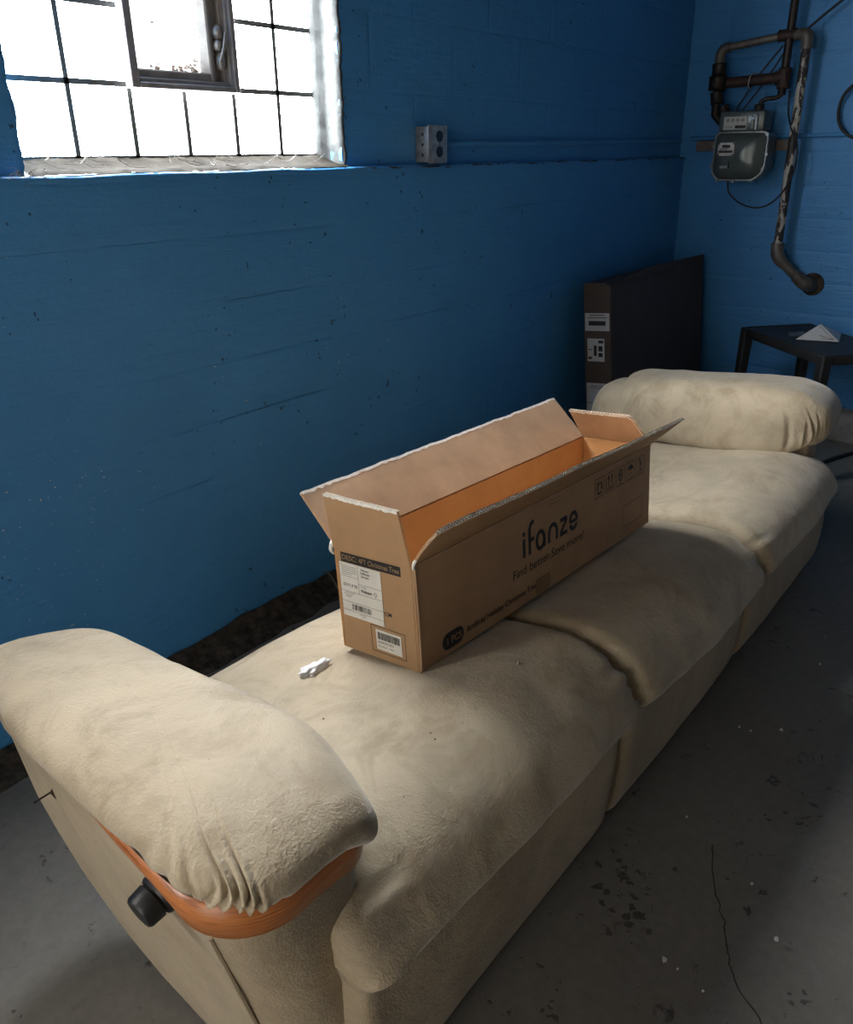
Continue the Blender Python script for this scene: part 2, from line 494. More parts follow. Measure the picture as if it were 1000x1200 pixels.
# upper wall core (mortar plane), with the opening left free
for a, b in (((XL - .3, WU + .003, LEDGE - .01), (WX0, WU + .22, ZC)), ((WX1, WU + .003, LEDGE - .01), (XB + .3, WU + .22, ZC)),
             ((WX0, WU + .006, WZ1), (WX1, WU + .22, ZC))):
    box('mortar_bed', a, b, BLUE, wall_left)
rows = [LEDGE + .004, 1.585, 1.800, 2.015, 2.230, 2.445, ZC]
rng = random.Random(5)
def block_piece(parent, axis, face, s0, s1, z0, z1, inward):
    g = 0.0008
    d = rng.uniform(-.0007, .0007)
    def fn(u, v):
        s = lerp(s0 + g, s1 - g, u); z = lerp(z0 + g, z1 - g, v)
        e = min(u, 1 - u) * (s1 - s0); f = min(v, 1 - v) * (z1 - z0)
        off = 0.0016 * (1 - min(1, e / 0.008)) + 0.0016 * (1 - min(1, f / 0.008))
        k = face + inward * (min(off, .002) + d + 0.002 * N((s, z, axis * 5), 7))
        return (k, s, z) if axis == 0 else (s, k, z)
    U = (0, .02, .05, .3, .5, .7, .95, .98, 1); V = (0, .04, .1, .35, .65, .9, .96, 1)
    return grid_obj('concrete_block', lambda u, v: fn(U[round(u * 8)], V[round(v * 7)]), 9, 8, BLUE, parent)
for i, (a, b) in enumerate(zip(rows[:-1], rows[1:])):
    x = -0.65 + (0.215 if i % 2 else 0.0)
    while x < XB:
        x0, x1 = x, min(x + .43, XB + .01)
        x += .43
        if a < WZ1 - .03:
            if x1 <= WX0 or x0 >= WX1: pass
            elif x0 < WX0 < x1: x1 = WX0
            elif x0 < WX1 < x1: x0 = WX1
            else: continue
        if x1 - x0 < .03: continue
        if x0 < -.08: continue
        block_piece(wall_left, 1, WU, x0, x1, a, b, 1)

# --- back wall
wall_back = struct(box('wall_back', (XB + .012, YF - .3, -.1), (XB + .25, W + .3, ZC), BLUE))
blev = [0.0, .149, .304, .459, .614, .769, .924, 1.079, 1.234, 1.389, 1.608, 1.823, 2.035, 2.25, 2.465, ZC]
rng = random.Random(11)
for i, (a, b) in enumerate(zip(blev[:-1], blev[1:])):
    if b <= 1.4:
        d = rng.uniform(-.0012, .0012)
        def fn(u, v, a=a, b=b, d=d):
            y = lerp(-1.2, W + .03, u); vv = (0, .02, .06, .3, .5, .7, .94, .98, 1)[round(v * 8)]
            z = lerp(a, b, vv)
            e = 0.0016 * (1 - min(1, min(vv, 1 - vv) * (b - a) / 0.007))
            return (XB + d + e + 0.002 * N((y, z, 13), 3.1) + 0.002 * N((y, z, 19), 15), y, z)
        grid_obj('concrete_course', fn, 90, 9, BLUE, wall_back)
    else:
        y = W + .05 - (0.22 if i % 2 else 0.0)
        if i % 2: block_piece(wall_back, 0, XB, W + .05 - .22, W + .05, a, b, 1)
        while y > -1.2:
            block_piece(wall_back, 0, XB, y - .43, y, a, b, 1); y -= .43
struct(box('wall_right', (XL - .3, YF - .2, -.1), (XB + .3, YF, ZC), BRICK))
wall_front = struct(box('wall_front', (XL - .2, YF - .2, -.1), (XL, W + .0, ZC), BRICK))

# curb along the foot of the back wall
def curb(u, v):
    y = lerp(-1.2, .98, u)
    prof = [(-.10, 0), (-.095, .10), (-.075, .135), (-.03, .15), (.02, .15)]
    x, z = prof[round(v * 4)]
    k = 0.012 * N((y * 6, v * 3, 1)) + 0.008 * N((y * 17, v * 5, 4))
    return (XB + x + k, y, max(0, z + (k if z > 0 else 0)))
struct(tag(grid_obj('trim_1', curb, 90, 5, CURB), 'low rough concrete curb along foot of the far blue wall'))

# --- the window in view
def glass_block_mesh(w, h, t, r=0.008):
    bm = bmesh.new(); add_box(bm, (-w / 2, -t / 2, -h / 2), (w / 2, t / 2, h / 2), r, 1)
    bmesh.ops.recalc_face_normals(bm, faces=bm.faces)
    me = bpy.data.meshes.new('glass_block'); bm.to_mesh(me); bm.free()
    for p in me.polygons: p.use_smooth = True
    try: me.set_sharp_from_angle(angle=radians(40))
    except Exception: pass
    return me

def glass_window(name, x0, z0, nx, nz, yface, mat, holes=(), M4=None):
    root = struct(empty(name))
    me = glass_block_mesh(PITCHB - .0125, PITCHB + .004 - .0125, .075, .003); me.materials.append(mat)
    ph = PITCHB + .004
    for i in range(nx):
        for j in range(nz):
            if (i, j) in holes: continue
            o = bpy.data.objects.new('glass_block', me)
            o.location = (x0 + (i + .5) * PITCHB, yface + .0375, z0 + (j + .5) * ph)
            link(o, root)
    bm = bmesh.new()
    for i in range(nx + 1):      # mortar joints set back from the faces
        x = x0 + i * PITCHB
        j0 = 0
        spans = [(0, nz)]
        if holes and any((i, j) in holes and (i - 1, j) in holes for j in range(nz)):
            hj = sorted(j for (a, j) in holes if a == i); spans = [(0, hj[0]), (hj[-1] + 1, nz)]
        for a, b in spans:
            if b > a: add_box(bm, (x - .0066, yface - .0012, z0 + a * ph), (x + .0066, yface + .07, z0 + b * ph))
    for j in range(nz + 1):
        z = z0 + j * ph
        spans = [(0, nx)]
        if holes and any((i, j) in holes and (i, j - 1) in holes for i in range(nx)):
            hi = sorted({a for (a, b) in holes}); spans = [(0, hi[0]), (hi[-1] + 1, nx)]
        for a, b in spans:
            add_box(bm, (x0 + a * PITCHB, yface - .0012, z - .0066), (x0 + b * PITCHB, yface + .07, z + .0066))
    bm_obj('mortar_joints', bm, JOINT, root)
    return root

win = glass_window('window_1', WX0 + .026, 1.402, 6, 6, YG, BLOCK, holes={(2, 1), (3, 1), (2, 2), (3, 2)})
gx0 = WX0 + .026; ph = PITCHB + .004
vx0, vx1 = gx0 + 2 * PITCHB, gx0 + 4 * PITCHB
vz0, vz1 = 1.402 + ph, 1.402 + 3 * ph
def ring_frame(name, x0, x1, z0, z1, wl, wr, wb, wt, y0, y1, mat, parent, bev=.003):
    bm = bmesh.new()
    add_box(bm, (x0, y0, z0), (x0 + wl, y1, z1), bev); add_box(bm, (x1 - wr, y0, z0), (x1, y1, z1), bev)
    add_box(bm, (x0 + wl, y0, z0), (x1 - wr, y1, z0 + wb), bev); add_box(bm, (x0 + wl, y0, z1 - wt), (x1 - wr, y1, z1), bev)
    return bm_obj(name, bm, mat, parent)
vent = ring_frame('vent_frame', vx0 - .008, vx1 + .006, vz0 - .010, vz1 + .008, .026, .018, .016, .02, YG - .028, YG + .06, FRAME, win)
ring_frame('vent_frame_step', vx0 + .014, vx1 - .006, vz0 + .004, vz1 - .008, .012, .010, .014, .014, YG - .012, YG + .055, FRAME2, vent)
ring_frame('vent_channel', vx1 - .060, vx1 - .012, vz0 + .016, vz1 - .02, .012, .010, .004, .004, YG + .004, YG + .05, FRAME2, vent, .002)
box('vent_channel_back', (vx1 - .062, YG + .020, vz0 + .012), (vx1 - .012, YG + .052, vz1 - .016), FRAME2, vent, .002)
sash = ring_frame('vent_sash', vx0 + .018, vx1 - .056, vz0 + .014, vz1 - .018, .014, .016, .024, .02, YG - .004, YG + .045, FRAME, vent, .004)
box('vent_pane', (vx0 + .028, YG + .030, vz0 + .034), (vx1 - .068, YG + .034, vz1 - .034), GLASS, sash)
# latch: a cam handle on a rounded plate
lz = vz0 + .105; lx = vx1 - .040
lt = bmesh.new()
r = bmesh.ops.create_uvsphere(lt, u_segments=14, v_segments=10, radius=1, matrix=Matrix.Translation((lx, YG - .004, lz + .032)) @ Matrix.Diagonal((.013, .014, .018, 1)))
bmesh.ops.create_uvsphere(lt, u_segments=14, v_segments=10, radius=1, matrix=Matrix.Translation((lx - .004, YG - .006, lz)) @ Matrix.Diagonal((.011, .014, .014, 1)))
bmesh.ops.create_uvsphere(lt, u_segments=14, v_segments=10, radius=1, matrix=Matrix.Translation((lx + .003, YG - .004, lz - .036)) @ Matrix.Diagonal((.013, .014, .024, 1)))
latch = bm_obj('latch', lt, LATCH, vent, True)
tube_obj('latch_lever', [(lx + .012, YG - .024, lz + .030), (lx + .002, YG - .026, lz - .004), (lx - .010, YG - .020, lz - .040)], .0035, LATCH, latch, 8)
# dead leaves caught behind the vent pane
rng = random.Random(2)
leafroot = []
def leaf(name, c, s, parent):
    vs = []; n = 7
    for k in range(n):
        a = 2 * pi * k / n + rng.uniform(-.3, .3); q = s * rng.uniform(.5, 1.1)
        vs.append((c[0] + q * cos(a), c[1] + rng.uniform(-.003, .003), c[2] + .6 * q * sin(a)))
    vs.append((c[0], c[1] - .004, c[2]))
    return mesh_obj(name, vs, [(k, (k + 1) % n, n) for k in range(n)], LEAF, parent)
leaf('dead_leaf', (vx0 + .125, YG + .046, vz0 + .150), .008, sash)
for k in range(40):
    leaf('dead_leaf', (rng.triangular(vx0 + .10, vx1 - .07, vx1 - .08), YG + .045 + rng.uniform(-.004, .004), vz0 + .040 + abs(rng.gauss(0, .012))), rng.uniform(.004, .011), sash)
for k in range(22):
    leaf('dead_leaf', (vx1 - .072 - abs(rng.gauss(0, .008)), YG + .045, vz0 + .05 + rng.random() * .2), rng.uniform(.002, .006), sash)
for k in range(5):
    a = Vector((rng.uniform(vx0 + .13, vx1 - .09), YG + .044, vz0 + .040 + rng.random() * .012))
    tube_obj('twig', [a, a + Vector((rng.uniform(-.03, .03), .002, rng.uniform(0, .025)))], .0011, LEAF, sash, 5)

# plaster reveals and sill
def jamb(side):
    def fn(u, v):
        z = lerp(WZ0 - .004, WZ1 + .01, u)
        prof = [(-.022, WU - .002), (-.012, WU - .008), (-.001, WU - .006), (.004, WU + .02), (.004, YG - .03), (.0, YG - .012), (-.018, YG - .004), (-.024, YG + .01)]
        dx, y = prof[round(v * 7)]
        rag = (0.007 * N((z * 21, 3, side)) + 0.005 * N((z * 63, 5, side))) * (1.6 if v < .3 else 1.0)
        x = (WX1 - dx + rag) if side > 0 else (WX0 + dx + rag)
        return (x, y + 0.003 * N((z * 40, v * 9, side)), z)
    return fn
def jamb_r(u, v):
    z = lerp(WZ0 - .004, WZ1 + .01, u)
    prof = [(.013, WU - .001), (.007, WU - .005), (-.001, WU - .004), (-.003, WU + .02), (-.002, YG - .045), (-.004, YG - .030), (-.020, YG - .022), (-.026, YG + .012)]
    dx, y = prof[round(v * 7)]
    rag = (0.006 * N((z * 21, 3, 1)) + 0.005 * N((z * 63, 5, 1))) * (1.5 if v < .3 else .6)
    return (WX1 + dx + rag, y + 0.003 * N((z * 40, v * 9, 1)), z)
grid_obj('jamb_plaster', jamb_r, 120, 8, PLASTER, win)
def jamb_l(u, v):
    z = lerp(WZ0 - .004, WZ1 + .01, u)
    prof = [(-.002, WU + .004), (.004, WU + .001), (.006, WU + .02), (.005, YG - .03), (.010, YG - .01), (.028, YG + .012)]
    dx, y = prof[round(v * 5)]
    rag = 0.008 * N((z * 17, 3, 8)) + 0.005 * N((z * 55, 5, 8))
    return (WX0 + dx + rag, y, z)
grid_obj('jamb_paint', jamb_l, 120, 6, BLUE, win)
def sill(u, v):
    x = lerp(WX0 - .004, WX1 + .004, u)
    prof = [(W + .002, .0035), (W + .018, .010), (WU + .02, .013), (WU + .05, .020), (YG - .02, .030), (YG - .004, .037), (YG + .012, .040)]
    y, z = prof[round(v * 6)]
    return (x, y + 0.002 * N((x * 30, v * 8, 2)), LEDGE + z + 0.004 * N((x * 14, v * 4, 6)) + .0025 * N((x * 60, v * 9, 2)))
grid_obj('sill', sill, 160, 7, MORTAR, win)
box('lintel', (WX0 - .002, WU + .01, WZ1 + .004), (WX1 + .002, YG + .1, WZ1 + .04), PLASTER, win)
rng = random.Random(21)
bm = bmesh.new()
for k in range(34):
    x = rng.uniform(WX0 + .02, WX1 - .04); y = rng.uniform(W + .005, YG - .02); z = LEDGE + .012 + (y - W) * .2
    p0 = Vector((x, y, z + rng.random() * .006)); L = rng.uniform(.03, .16)
    p1 = p0 + Vector((rng.uniform(-1, 1) * L, rng.uniform(-.04, .04), rng.uniform(0, .03)))
    p1.y = min(max(p1.y, W + .003), YG - .01)
    mid = (p0 + p1) / 2 - Vector((0, 0, .006))
    tube(bm, catmull([p0, mid, p1], 4), rng.uniform(.0004, .0009), 4)
for k in range(26):       # tangle hanging at the left end of the ledge
    p0 = Vector((WX0 + rng.uniform(-.05, .03), W + rng.uniform(-.004, .01), LEDGE + rng.uniform(-.004, .014)))
    p1 = p0 + Vector((rng.uniform(-.03, .04), rng.uniform(-.012, .004), rng.uniform(-.022, .01)))
    tube(bm, catmull([p0, (p0 + p1) / 2 + Vector((rng.uniform(-.01, .01), -.004, .004)), p1], 4), .0006, 4)
tag(bm_obj('cobweb', bm, WEB), 'dusty pale cobweb strands stretched along the window sill', 'cobweb', kind='stuff')

# other basement windows, further along the walls (the room is lit by them too)
w2 = glass_window('window_2', 0, 0, 6, 4, 0, BLOCK_S)
w2.location = (-1.45, WU - .001, 1.42)
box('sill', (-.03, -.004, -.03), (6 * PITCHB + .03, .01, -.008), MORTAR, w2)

# unseen glazed door behind the camera, added to light the arm and walls
door = struct(empty('unseen_door_1', (XL, -.30, 0)))
def dpart(name, a, b, mat, bev=.003): return box(name, a, b, mat, door, bev)
for nm, a, b in (('door_jamb', (0, -.06, 0), (.05, 0, 2.08)), ('door_jamb', (0, 1.10, 0), (.05, 1.16, 2.08)), ('door_head', (0, -.06, 2.08), (.05, 1.16, 2.14)),
                 ('door_rail', (.004, 0, .02), (.044, 1.10, .28)), ('door_rail', (.004, 0, 1.98), (.044, 1.10, 2.08)), ('door_stile', (.004, 0, .28), (.044, .09, 1.98)), ('door_stile', (.004, 1.01, .28), (.044, 1.10, 1.98)),
                 ('glazing_bar', (.006, .535, .28), (.042, .565, 1.98))): dpart(nm, a, b, BRICK)
for a, b in ((.09, .535), (.565, 1.01)): dpart('door_pane', (.016, a, .28), (.026, b, 1.98), DOORG, 0)
tube_obj('door_knob', [(.044, 1.055, 1.0), (.075, 1.055, 1.0), (.085, 1.055, 1.0), (.105, 1.055, 1.0)], [.01, .012, .028, .02], STEEL, door, 14)

# dirt bank along the foot of the window wall
def bank(u, v):
    x = lerp(-.8, 3.3, u)
    h = .045 + .02 * N((x * 2.3, 0, 0)) + .018 * N((x * 9, 1, 0))
    prof = [(-.11, 0), (-.085, .22), (-.055, .42), (-.03, .8), (-.012, 1.0), (-.003, 1.05)]
    y, z = prof[round(v * 5)]
    return (x, W - .004 + y + .02 * N((x * 11, v * 4, 3)) * (1 if v < .7 else 0), max(-.004, h * z + .014 * N((x * 22, v * 6, 5)) * (1 if 0 < v < 1 else 0)))
tag(grid_obj('dirt_bank', bank, 420, 6, DIRT, smooth=False), 'dark crumbled dirt heaped along foot of the window wall', 'dirt', kind='stuff')

# ================================================================== SOFA
sofa = empty('reclining_sofa', (1.70, .90, 0))
tag(sofa, 'long beige suede reclining sofa without backrests along the blue wall', 'sofa')
OFF = Vector((1.70, .90, 0))
def sp(o):       # world coordinates were used for the mesh: put it under the sofa
    o.parent = sofa; o.matrix_parent_inverse = Matrix.Translation(-OFF); return o
def sub(o, p):   # sub-part of a sofa part (same coordinates as the part)
    o.parent = p; return o

SEATX = [(0.592, 1.368), (1.368, 2.185), (2.185, 2.880)]
def seat_drop(x): return pw(x, [(.5, .012), (1.0, 0), (1.4, -.020), (2.0, -.062), (2.2, -.066), (3.0, -.062)])
PROF = [(1.20, .27), (1.245, .33), (1.245, .395), (1.19, .424), (1.06, .436), (.95, .450), (.85, .469), (.76, .486), (.68, .490), (.61, .473), (.555, .438), (.525, .395),
        (.520, .362), (.545, .337), (.60, .332)]
prof_pts = resample(catmull([(0, y, z) for y, z in PROF], 8), 90)
def seat(idx):
    x0, x1 = SEATX[idx]
    cy, cz = .85, .38
    rr = random.Random(40 + idx); ph1, ph2 = rr.random() * 9, rr.random() * 9
    us = [0, .004, .010, .018, .03, .045, .065, .09, .12, .15] + [.15 + .70 * k / 24 for k in range(1, 24)] + [.85, .88, .91, .935, .955, .97, .982, .990, .996, 1]
    def fn(u, v):
        t = us[round(u * (len(us) - 1))]
        k = round(v * 89)
        p = prof_pts[k]
        w_ = x1 - x0
        x = lerp(x0 + .001, x1 - .001, t)
        e0, e1 = t * w_, (1 - t) * w_
        e = min(e0, e1)
        R = .03 if (idx == 0 and e0 < e1) or (idx == 2 and e1 < e0) else .045
        q = 1 - sqrt(max(0, 1 - max(0, 1 - e / R) ** 2))            # rounded ends
        top = sstep(1.0, .70, p.y)                                       # more rounding at the front roll
        shr = q * lerp(.022, .060, top) * (.4 if (idx == 2 and e1 < e0) else .55 if (idx == 0 and e0 < e1) else 1)
        n = Vector((0, p.y - cy, p.z - cz)); n.x = 0
        # profile normal
        a = prof_pts[max(0, k - 1)]; b = prof_pts[min(89, k + 1)]; tg = (b - a).normalized()
        nn = Vector((0, -tg.z, tg.y)); 
        if nn.dot(n) < 0: nn = -nn
        y, z = p.y, p.z + seat_drop(x)
        s = k / 89 * 1.6
        # gathers that run out of the end seams over the front roll
        front = sstep(.64, .555, p.y) * sstep(.325, .36, p.z)
        gam = sstep(.13, .012, e) * front
        wr = gam * (.0085 if idx == 0 else .0040 if not (idx == 2 and e1 < e0) else 0) * (sin(s * 95 + ph1 + 4 * N((x * 8, s * 6, idx))) * .6 + .5 * sin(s * 57 + ph2))
        sag = 0.010 * N((x * 3.1, y * 3.1, idx * 7.3)) + .004 * N((x * 11, y * 11, idx * 3.3))
        bulge = 0.010 * sin(pi * t)
        d = -shr + wr + sag + bulge * (1 if p.z > .34 else 0)
        fr = sstep(.66, .575, y)
        if idx == 0: x -= .070 * fr * (1 - t) ** 5
        if idx == 2:
            x += .060 * fr * t ** 5; z += .014 + .014 * sstep(.45, 1, t)
        return (x, y + nn.y * d, z + nn.z * d)
    o = grid_obj('seat_cushion', fn, len(us), 90, SUEDE, cap=True)
    return sp(o)
for i in range(3): seat(i)

# front panels of the base
def base_panel(x0, x1, zt, lean=0.0):
    def fn(u, v):
        t = (0, .006, .018, .04, .08, .2, .35, .5, .65, .8, .92, .96, .982, .994, 1)[round(u * 14)]
        s = (0, .01, .03, .07, .14, .25, .4, .55, .7, .85, .95, 1)[round(v * 11)]
        x = lerp(x0 + .002, x1 - .002, t); z = lerp(.012, zt + seat_drop(x), s)
        e = min(t, 1 - t) * (x1 - x0)
        q = 1 - sqrt(max(0, 1 - max(0, 1 - e / .04) ** 2))
        qb = 1 - sqrt(max(0, 1 - max(0, 1 - s * (zt - .012) / .05) ** 2))
        q = q if not (x0 < .65 and t < .5) else 1.3 * (1 - sqrt(max(0, 1 - max(0, 1 - e / .012) ** 2)))
        y = .556 + .034 * q + .03 * qb - .010 * sin(pi * min(1, s * 1.1)) + .006 * N((x * 4, z * 5, 2)) + .010 * (1 - s)
        return (x, y, z)
    o = grid_obj('base_panel', fn, 15, 12, SUEDE_D)
    return sp(o)
base_panel(.534, 1.352, .395)
base_panel(1.352, 2.152, .395)
base_panel(2.152, 2.985, .388)
sp(box('under_frame', (.585, .61, .03), (2.88, 1.16, .29), SUEDE_D, None))

# arms -------------------------------------------------------------------
AOX = lambda z, y=.66: .380 + .125 * (.56 - z) / .56 + .098 * max(0, y - .66) * max(0, z) / .56          # flared outer side
YBK = [(0, .94), (.025, 1.03), (.053, 1.131), (.10, 1.198), (.16, 1.254), (.24, 1.308), (.31, 1.345), (.38, 1.358), (.46, 1.368), (.62, 1.368)]
def arm_ring(z, grow=0.0, xi=.588, yf=.592):
    xo = AOX(z) - grow; yb = pw(z, YBK) + grow; yf = yf - grow; r = .085 + grow
    xq = lambda y: .098 * max(0, y - .66) * max(0, z) / .56
    pts = [(xi, yf + .012)]
    pts.append((xi - .02, yf + .002))
    for k in range(11):
        a = pi / 2 * k / 10
        pts.append((xo + r - r * sin(a), yf + r - r * cos(a)))
    for k in range(1, 13):
        yy = lerp(yf + r, yb - .03, k / 13); pts.append((xo + xq(yy) - .004 * sin(pi * k / 13), yy))
    for k in range(6):
        a = pi / 2 * k / 5
        pts.append((xo + xq(yb) + .03 - .03 * cos(a), yb - .03 + .03 * sin(a)))
    pts.append((xi, yb))
    return pts
def arm(sgn):
    mx = lambda x: x if sgn > 0 else 3.470 - x
    my = lambda y: y if sgn > 0 else y + .035 * sstep(.95, .60, y)
    dzf = 0 if sgn > 0 else -.012
    zs = [.012, .02, .04, .07, .11, .17, .24, .31, .38, .45, .51, .55, .585, .606]
    ring0 = arm_ring(.1); nv = len(ring0)
    def fn(u, v):
        z = zs[round(u * (len(zs) - 1))]
        x, y = arm_ring(z)[round(v * nv) % nv]
        k = .005 * N((x * 5, y * 5, z * 5)) + .003 * N((x * 14, y * 14, z * 14))
        if z > .5: z -= .045 * sstep(1.15, 1.36, y)
        inx = .012 if z < .015 else (.004 if z < .03 else 0)
        return (mx(x + k + (inx if x < .5 else 0)), my(y + k + (inx if y < .8 else -inx)), z)
    body = sp(grid_obj('armrest', fn, len(zs), nv, SUEDE_D, wrap_v=True, cap=True))
    # pillow top: superellipsoid with sharp gathers at the front corner
    cx, hx = .530, .182
    y0, y1 = (.552 if sgn > 0 else .575), (1.385 if sgn > 0 else 1.335)
    nu, nv2 = 260, 72
    if sgn > 0:
        folds = [(-1.86, .030, .004, -.2), (-2.02, .022, .008, .35), (-2.13, .020, .010, .75), (-2.26, .024, .010, .55), (-2.36, .018, .009, .85), (-2.47, .020, .008, .4),
                 (-2.60, .024, .006, .6), (-2.78, .03, .004, .9), (-2.93, .03, .0035, .8), (-1.2, .04, .003, .2)]
    else:
        folds = [(-1.30, .03, .005, .2), (-1.02, .024, .009, .3), (-.88, .020, .010, .45), (-.76, .022, .008, .2), (-.45, .03, .004, .6), (.10, .03, .003, .8), (.35, .03, .004, .9)]
    def pil(u, v):
        th = -pi + 2 * pi * u                                  # around, seen from above
        la = -pi / 2 + pi * v                                  # from underside to top
        se = lambda c, n: (abs(c) ** (2 / n)) * (1 if c >= 0 else -1)
        c, s = cos(th), sin(th)
        npl = (3.8 + 1.6 * sstep(.1, -.1, c) if sgn > 0 else 5.0) if s < 0 else 5.5
        px, py = se(c, npl), se(s, npl)
        rl = se(cos(la), 3.0 if la > 0 else 7.0); zl = se(sin(la), 2.2 if sgn > 0 else 2.7)
        y = (y0 + y1) / 2 + (y1 - y0) / 2 * py * rl
        hxx = (.168 - .098 * (y - .66) + .012 * sstep(.58, .68, y) * sstep(1.30, 1.1, y)) if px < 0 else (.146 - .035 * sstep(.78, .56, y))
        x = cx + hxx * px * rl
        ztop = lerp(.692, .640, sstep(.60, 1.25, y)) if sgn > 0 else lerp(.688, .652, sstep(.60, 1.25, y)); zb = lerp(.594, .562, sstep(.6, 1.2, y))
        inner = sstep(cx - .02, cx + .140, x)
        zb -= .115 * inner if sgn > 0 else .165 * max(inner, .75 * sstep(.80, .60, y))           # the inner side hangs down to the seat
        zm = lerp(zb, ztop, .46)
        z = zm + (ztop - zm) * zl if zl > 0 else zm + (zm - zb) * zl
        d = .006 * N((x * 6, y * 6, 2.2 * sgn)) + .003 * N((x * 17, y * 17, 5.1 * sgn))
        for (t0, w_, am, reach) in folds:
            w_ *= 1.3; am *= 1.25
            dt = th - t0 - .10 * N((zl * 1.4, t0 * 7, 3)) - .06 * (zl + .4)
            if abs(dt) < 4 * w_:
                m = sstep(reach + .22, reach - .55, zl) * sstep(-.86, -.34, zl)
                d -= am * m * exp(-(dt / w_) ** 2); d += am * .55 * m * exp(-((dt - 1.9 * w_) / (1.1 * w_)) ** 2)
        # seam that runs round the pillow just above its lower edge
        d -= .0022 * exp(-((zl + .52) / .035) ** 2) * (1 - inner)
        nx, ny, nz = px * cos(la), py * cos(la), sin(la)
        l = sqrt(nx * nx + ny * ny + nz * nz) + 1e-6
        return (mx(x + d * nx / l), y + d * ny / l, z + d * nz / l + dzf)
    p = grid_obj('arm_pillow', pil, nu, nv2, SUEDE, wrap_u=True)
    sub(p, body)
    # bent wood band under the pillow
    rb = []
    n0 = 0
    ring = arm_ring(.56, .006)
    pts = [Vector((x, y, 0)) for x, y in ring[:23]]
    pts = resample(pts, 60)
    vs = []; fs = []; uv = []
    L = 0
    for k, q in enumerate(pts):
        if k: L += (q - pts[k - 1]).length
        t = k / 59
        side = sstep(.12, .95, t)
        zl_, zh_ = lerp(.549, .572, side), lerp(.612, .590, side)
        zl_ -= .010 * sstep(.14, 0, t)
        flare = .010 * (1 - side)
        nrm = Vector((-.7, -.7, 0))
        for z, o_ in ((zl_, .002), (zl_ + .004, .008), ((zl_ + zh_) / 2, .012), (zh_ - .004, .010), (zh_, .002)):
            # outward normal of the outline
            a = pts[max(0, k - 1)]; b = pts[min(59, k + 1)]; tg = (b - a).normalized(); nr = Vector((tg.y, -tg.x, 0))
            if nr.dot(Vector((q.x - .52, q.y - .9, 0))) < 0: nr = -nr
            w_ = q + nr * o_ * (1 - .75 * side)
            lean = (AOX(z) - AOX(.56)) * sstep(.60, .76, q.y)
            vs.append((mx(w_.x + lean), my(w_.y), z)); uv.append((L, z))
    for k in range(59):
        for j in range(4): fs.append((k * 5 + j, (k + 1) * 5 + j, (k + 1) * 5 + j + 1, k * 5 + j + 1))
    fs.append(tuple(range(5))); fs.append(tuple(59 * 5 + j for j in range(5)))
    wb = mesh_obj('wood_trim', vs, fs, WOOD, None, True, uv)
    sub(wb, body); wb['label'] = 'glossy orange oak band bent round the arm'
    # piping down the front outer corner
    cp = []
    for z in [.52, .45, .38, .3, .22, .14, .06, .015]:
        x, y = arm_ring(z)[11]; cp.append((mx(x - .001), my(y - .001), z))
    sub(tube_obj('piping', cp, .0035, SUEDE_D, None, 6, 3), body)
    return body
arm_n = arm(1)
arm_f = arm(-1)
def back_lump(u, v):          # padded rear end of the far arm, lower than its pillow
    th, la = 2 * pi * u, -pi / 2 + pi * v
    se = lambda c, n: (abs(c) ** (2 / n)) * (1 if c >= 0 else -1)
    r = se(cos(la), 3)
    x, y, z = 2.945 + .135 * se(cos(th), 3) * r, 1.335 + .120 * se(sin(th), 3) * r, .42 + .165 * se(sin(la), 2.4)
    k = .006 * N((x * 7, y * 7, z * 7))
    return (x + k, y + k, z + k)
sub(grid_obj('arm_back_pad', back_lump, 48, 32, SUEDE, None, True, wrap_u=True), arm_f)
# black knob on the outer side of the near arm
kz, ky = .500, .788
kx = AOX(kz, ky) - .002
ax = Vector((-1, 0, -.22)).normalized()
c0 = Vector((kx + .004, ky, kz))
bm = bmesh.new()
tube(bm, [c0, c0 + ax * .010, c0 + ax * .014], [.030, .030, .027], 28)
kb = bm_obj('knob_plate', bm, BLACKP, None, True, 35); sub(kb, arm_n)
bm = bmesh.new()
tube(bm, [c0 + ax * .012, c0 + ax * .016, c0 + ax * .018, c0 + ax * .038, c0 + ax * .042, c0 + ax * .0425], [.0235, .0235, .0265, .0250, .022, .014], 28)
kn = bm_obj('knob', bm, BLACKP, None, True, 35); sub(kn, arm_n)
# bent nail sticking out of a small tear
nz_, ny_ = .423, 1.177
nx_ = AOX(nz_, ny_)
nail = tube_obj('nail', [(nx_ + .012, ny_, nz_), (nx_ - .012, ny_ + .002, nz_ - .002), (nx_ - .034, ny_ + .006, nz_ - .006)], .0017, IRON, None, 7); sub(nail, arm_n)
bm = bmesh.new()
tube(bm, [(nx_ - .0035, ny_ - .004, nz_ + .008), (nx_ - .0045, ny_, nz_), (nx_ - .0025, ny_ - .006, nz_ - .014)], [.0005, .003, .0005], 6)
tr = bm_obj('tear', bm, CRUMB_D, None, True); sub(tr, arm_n)

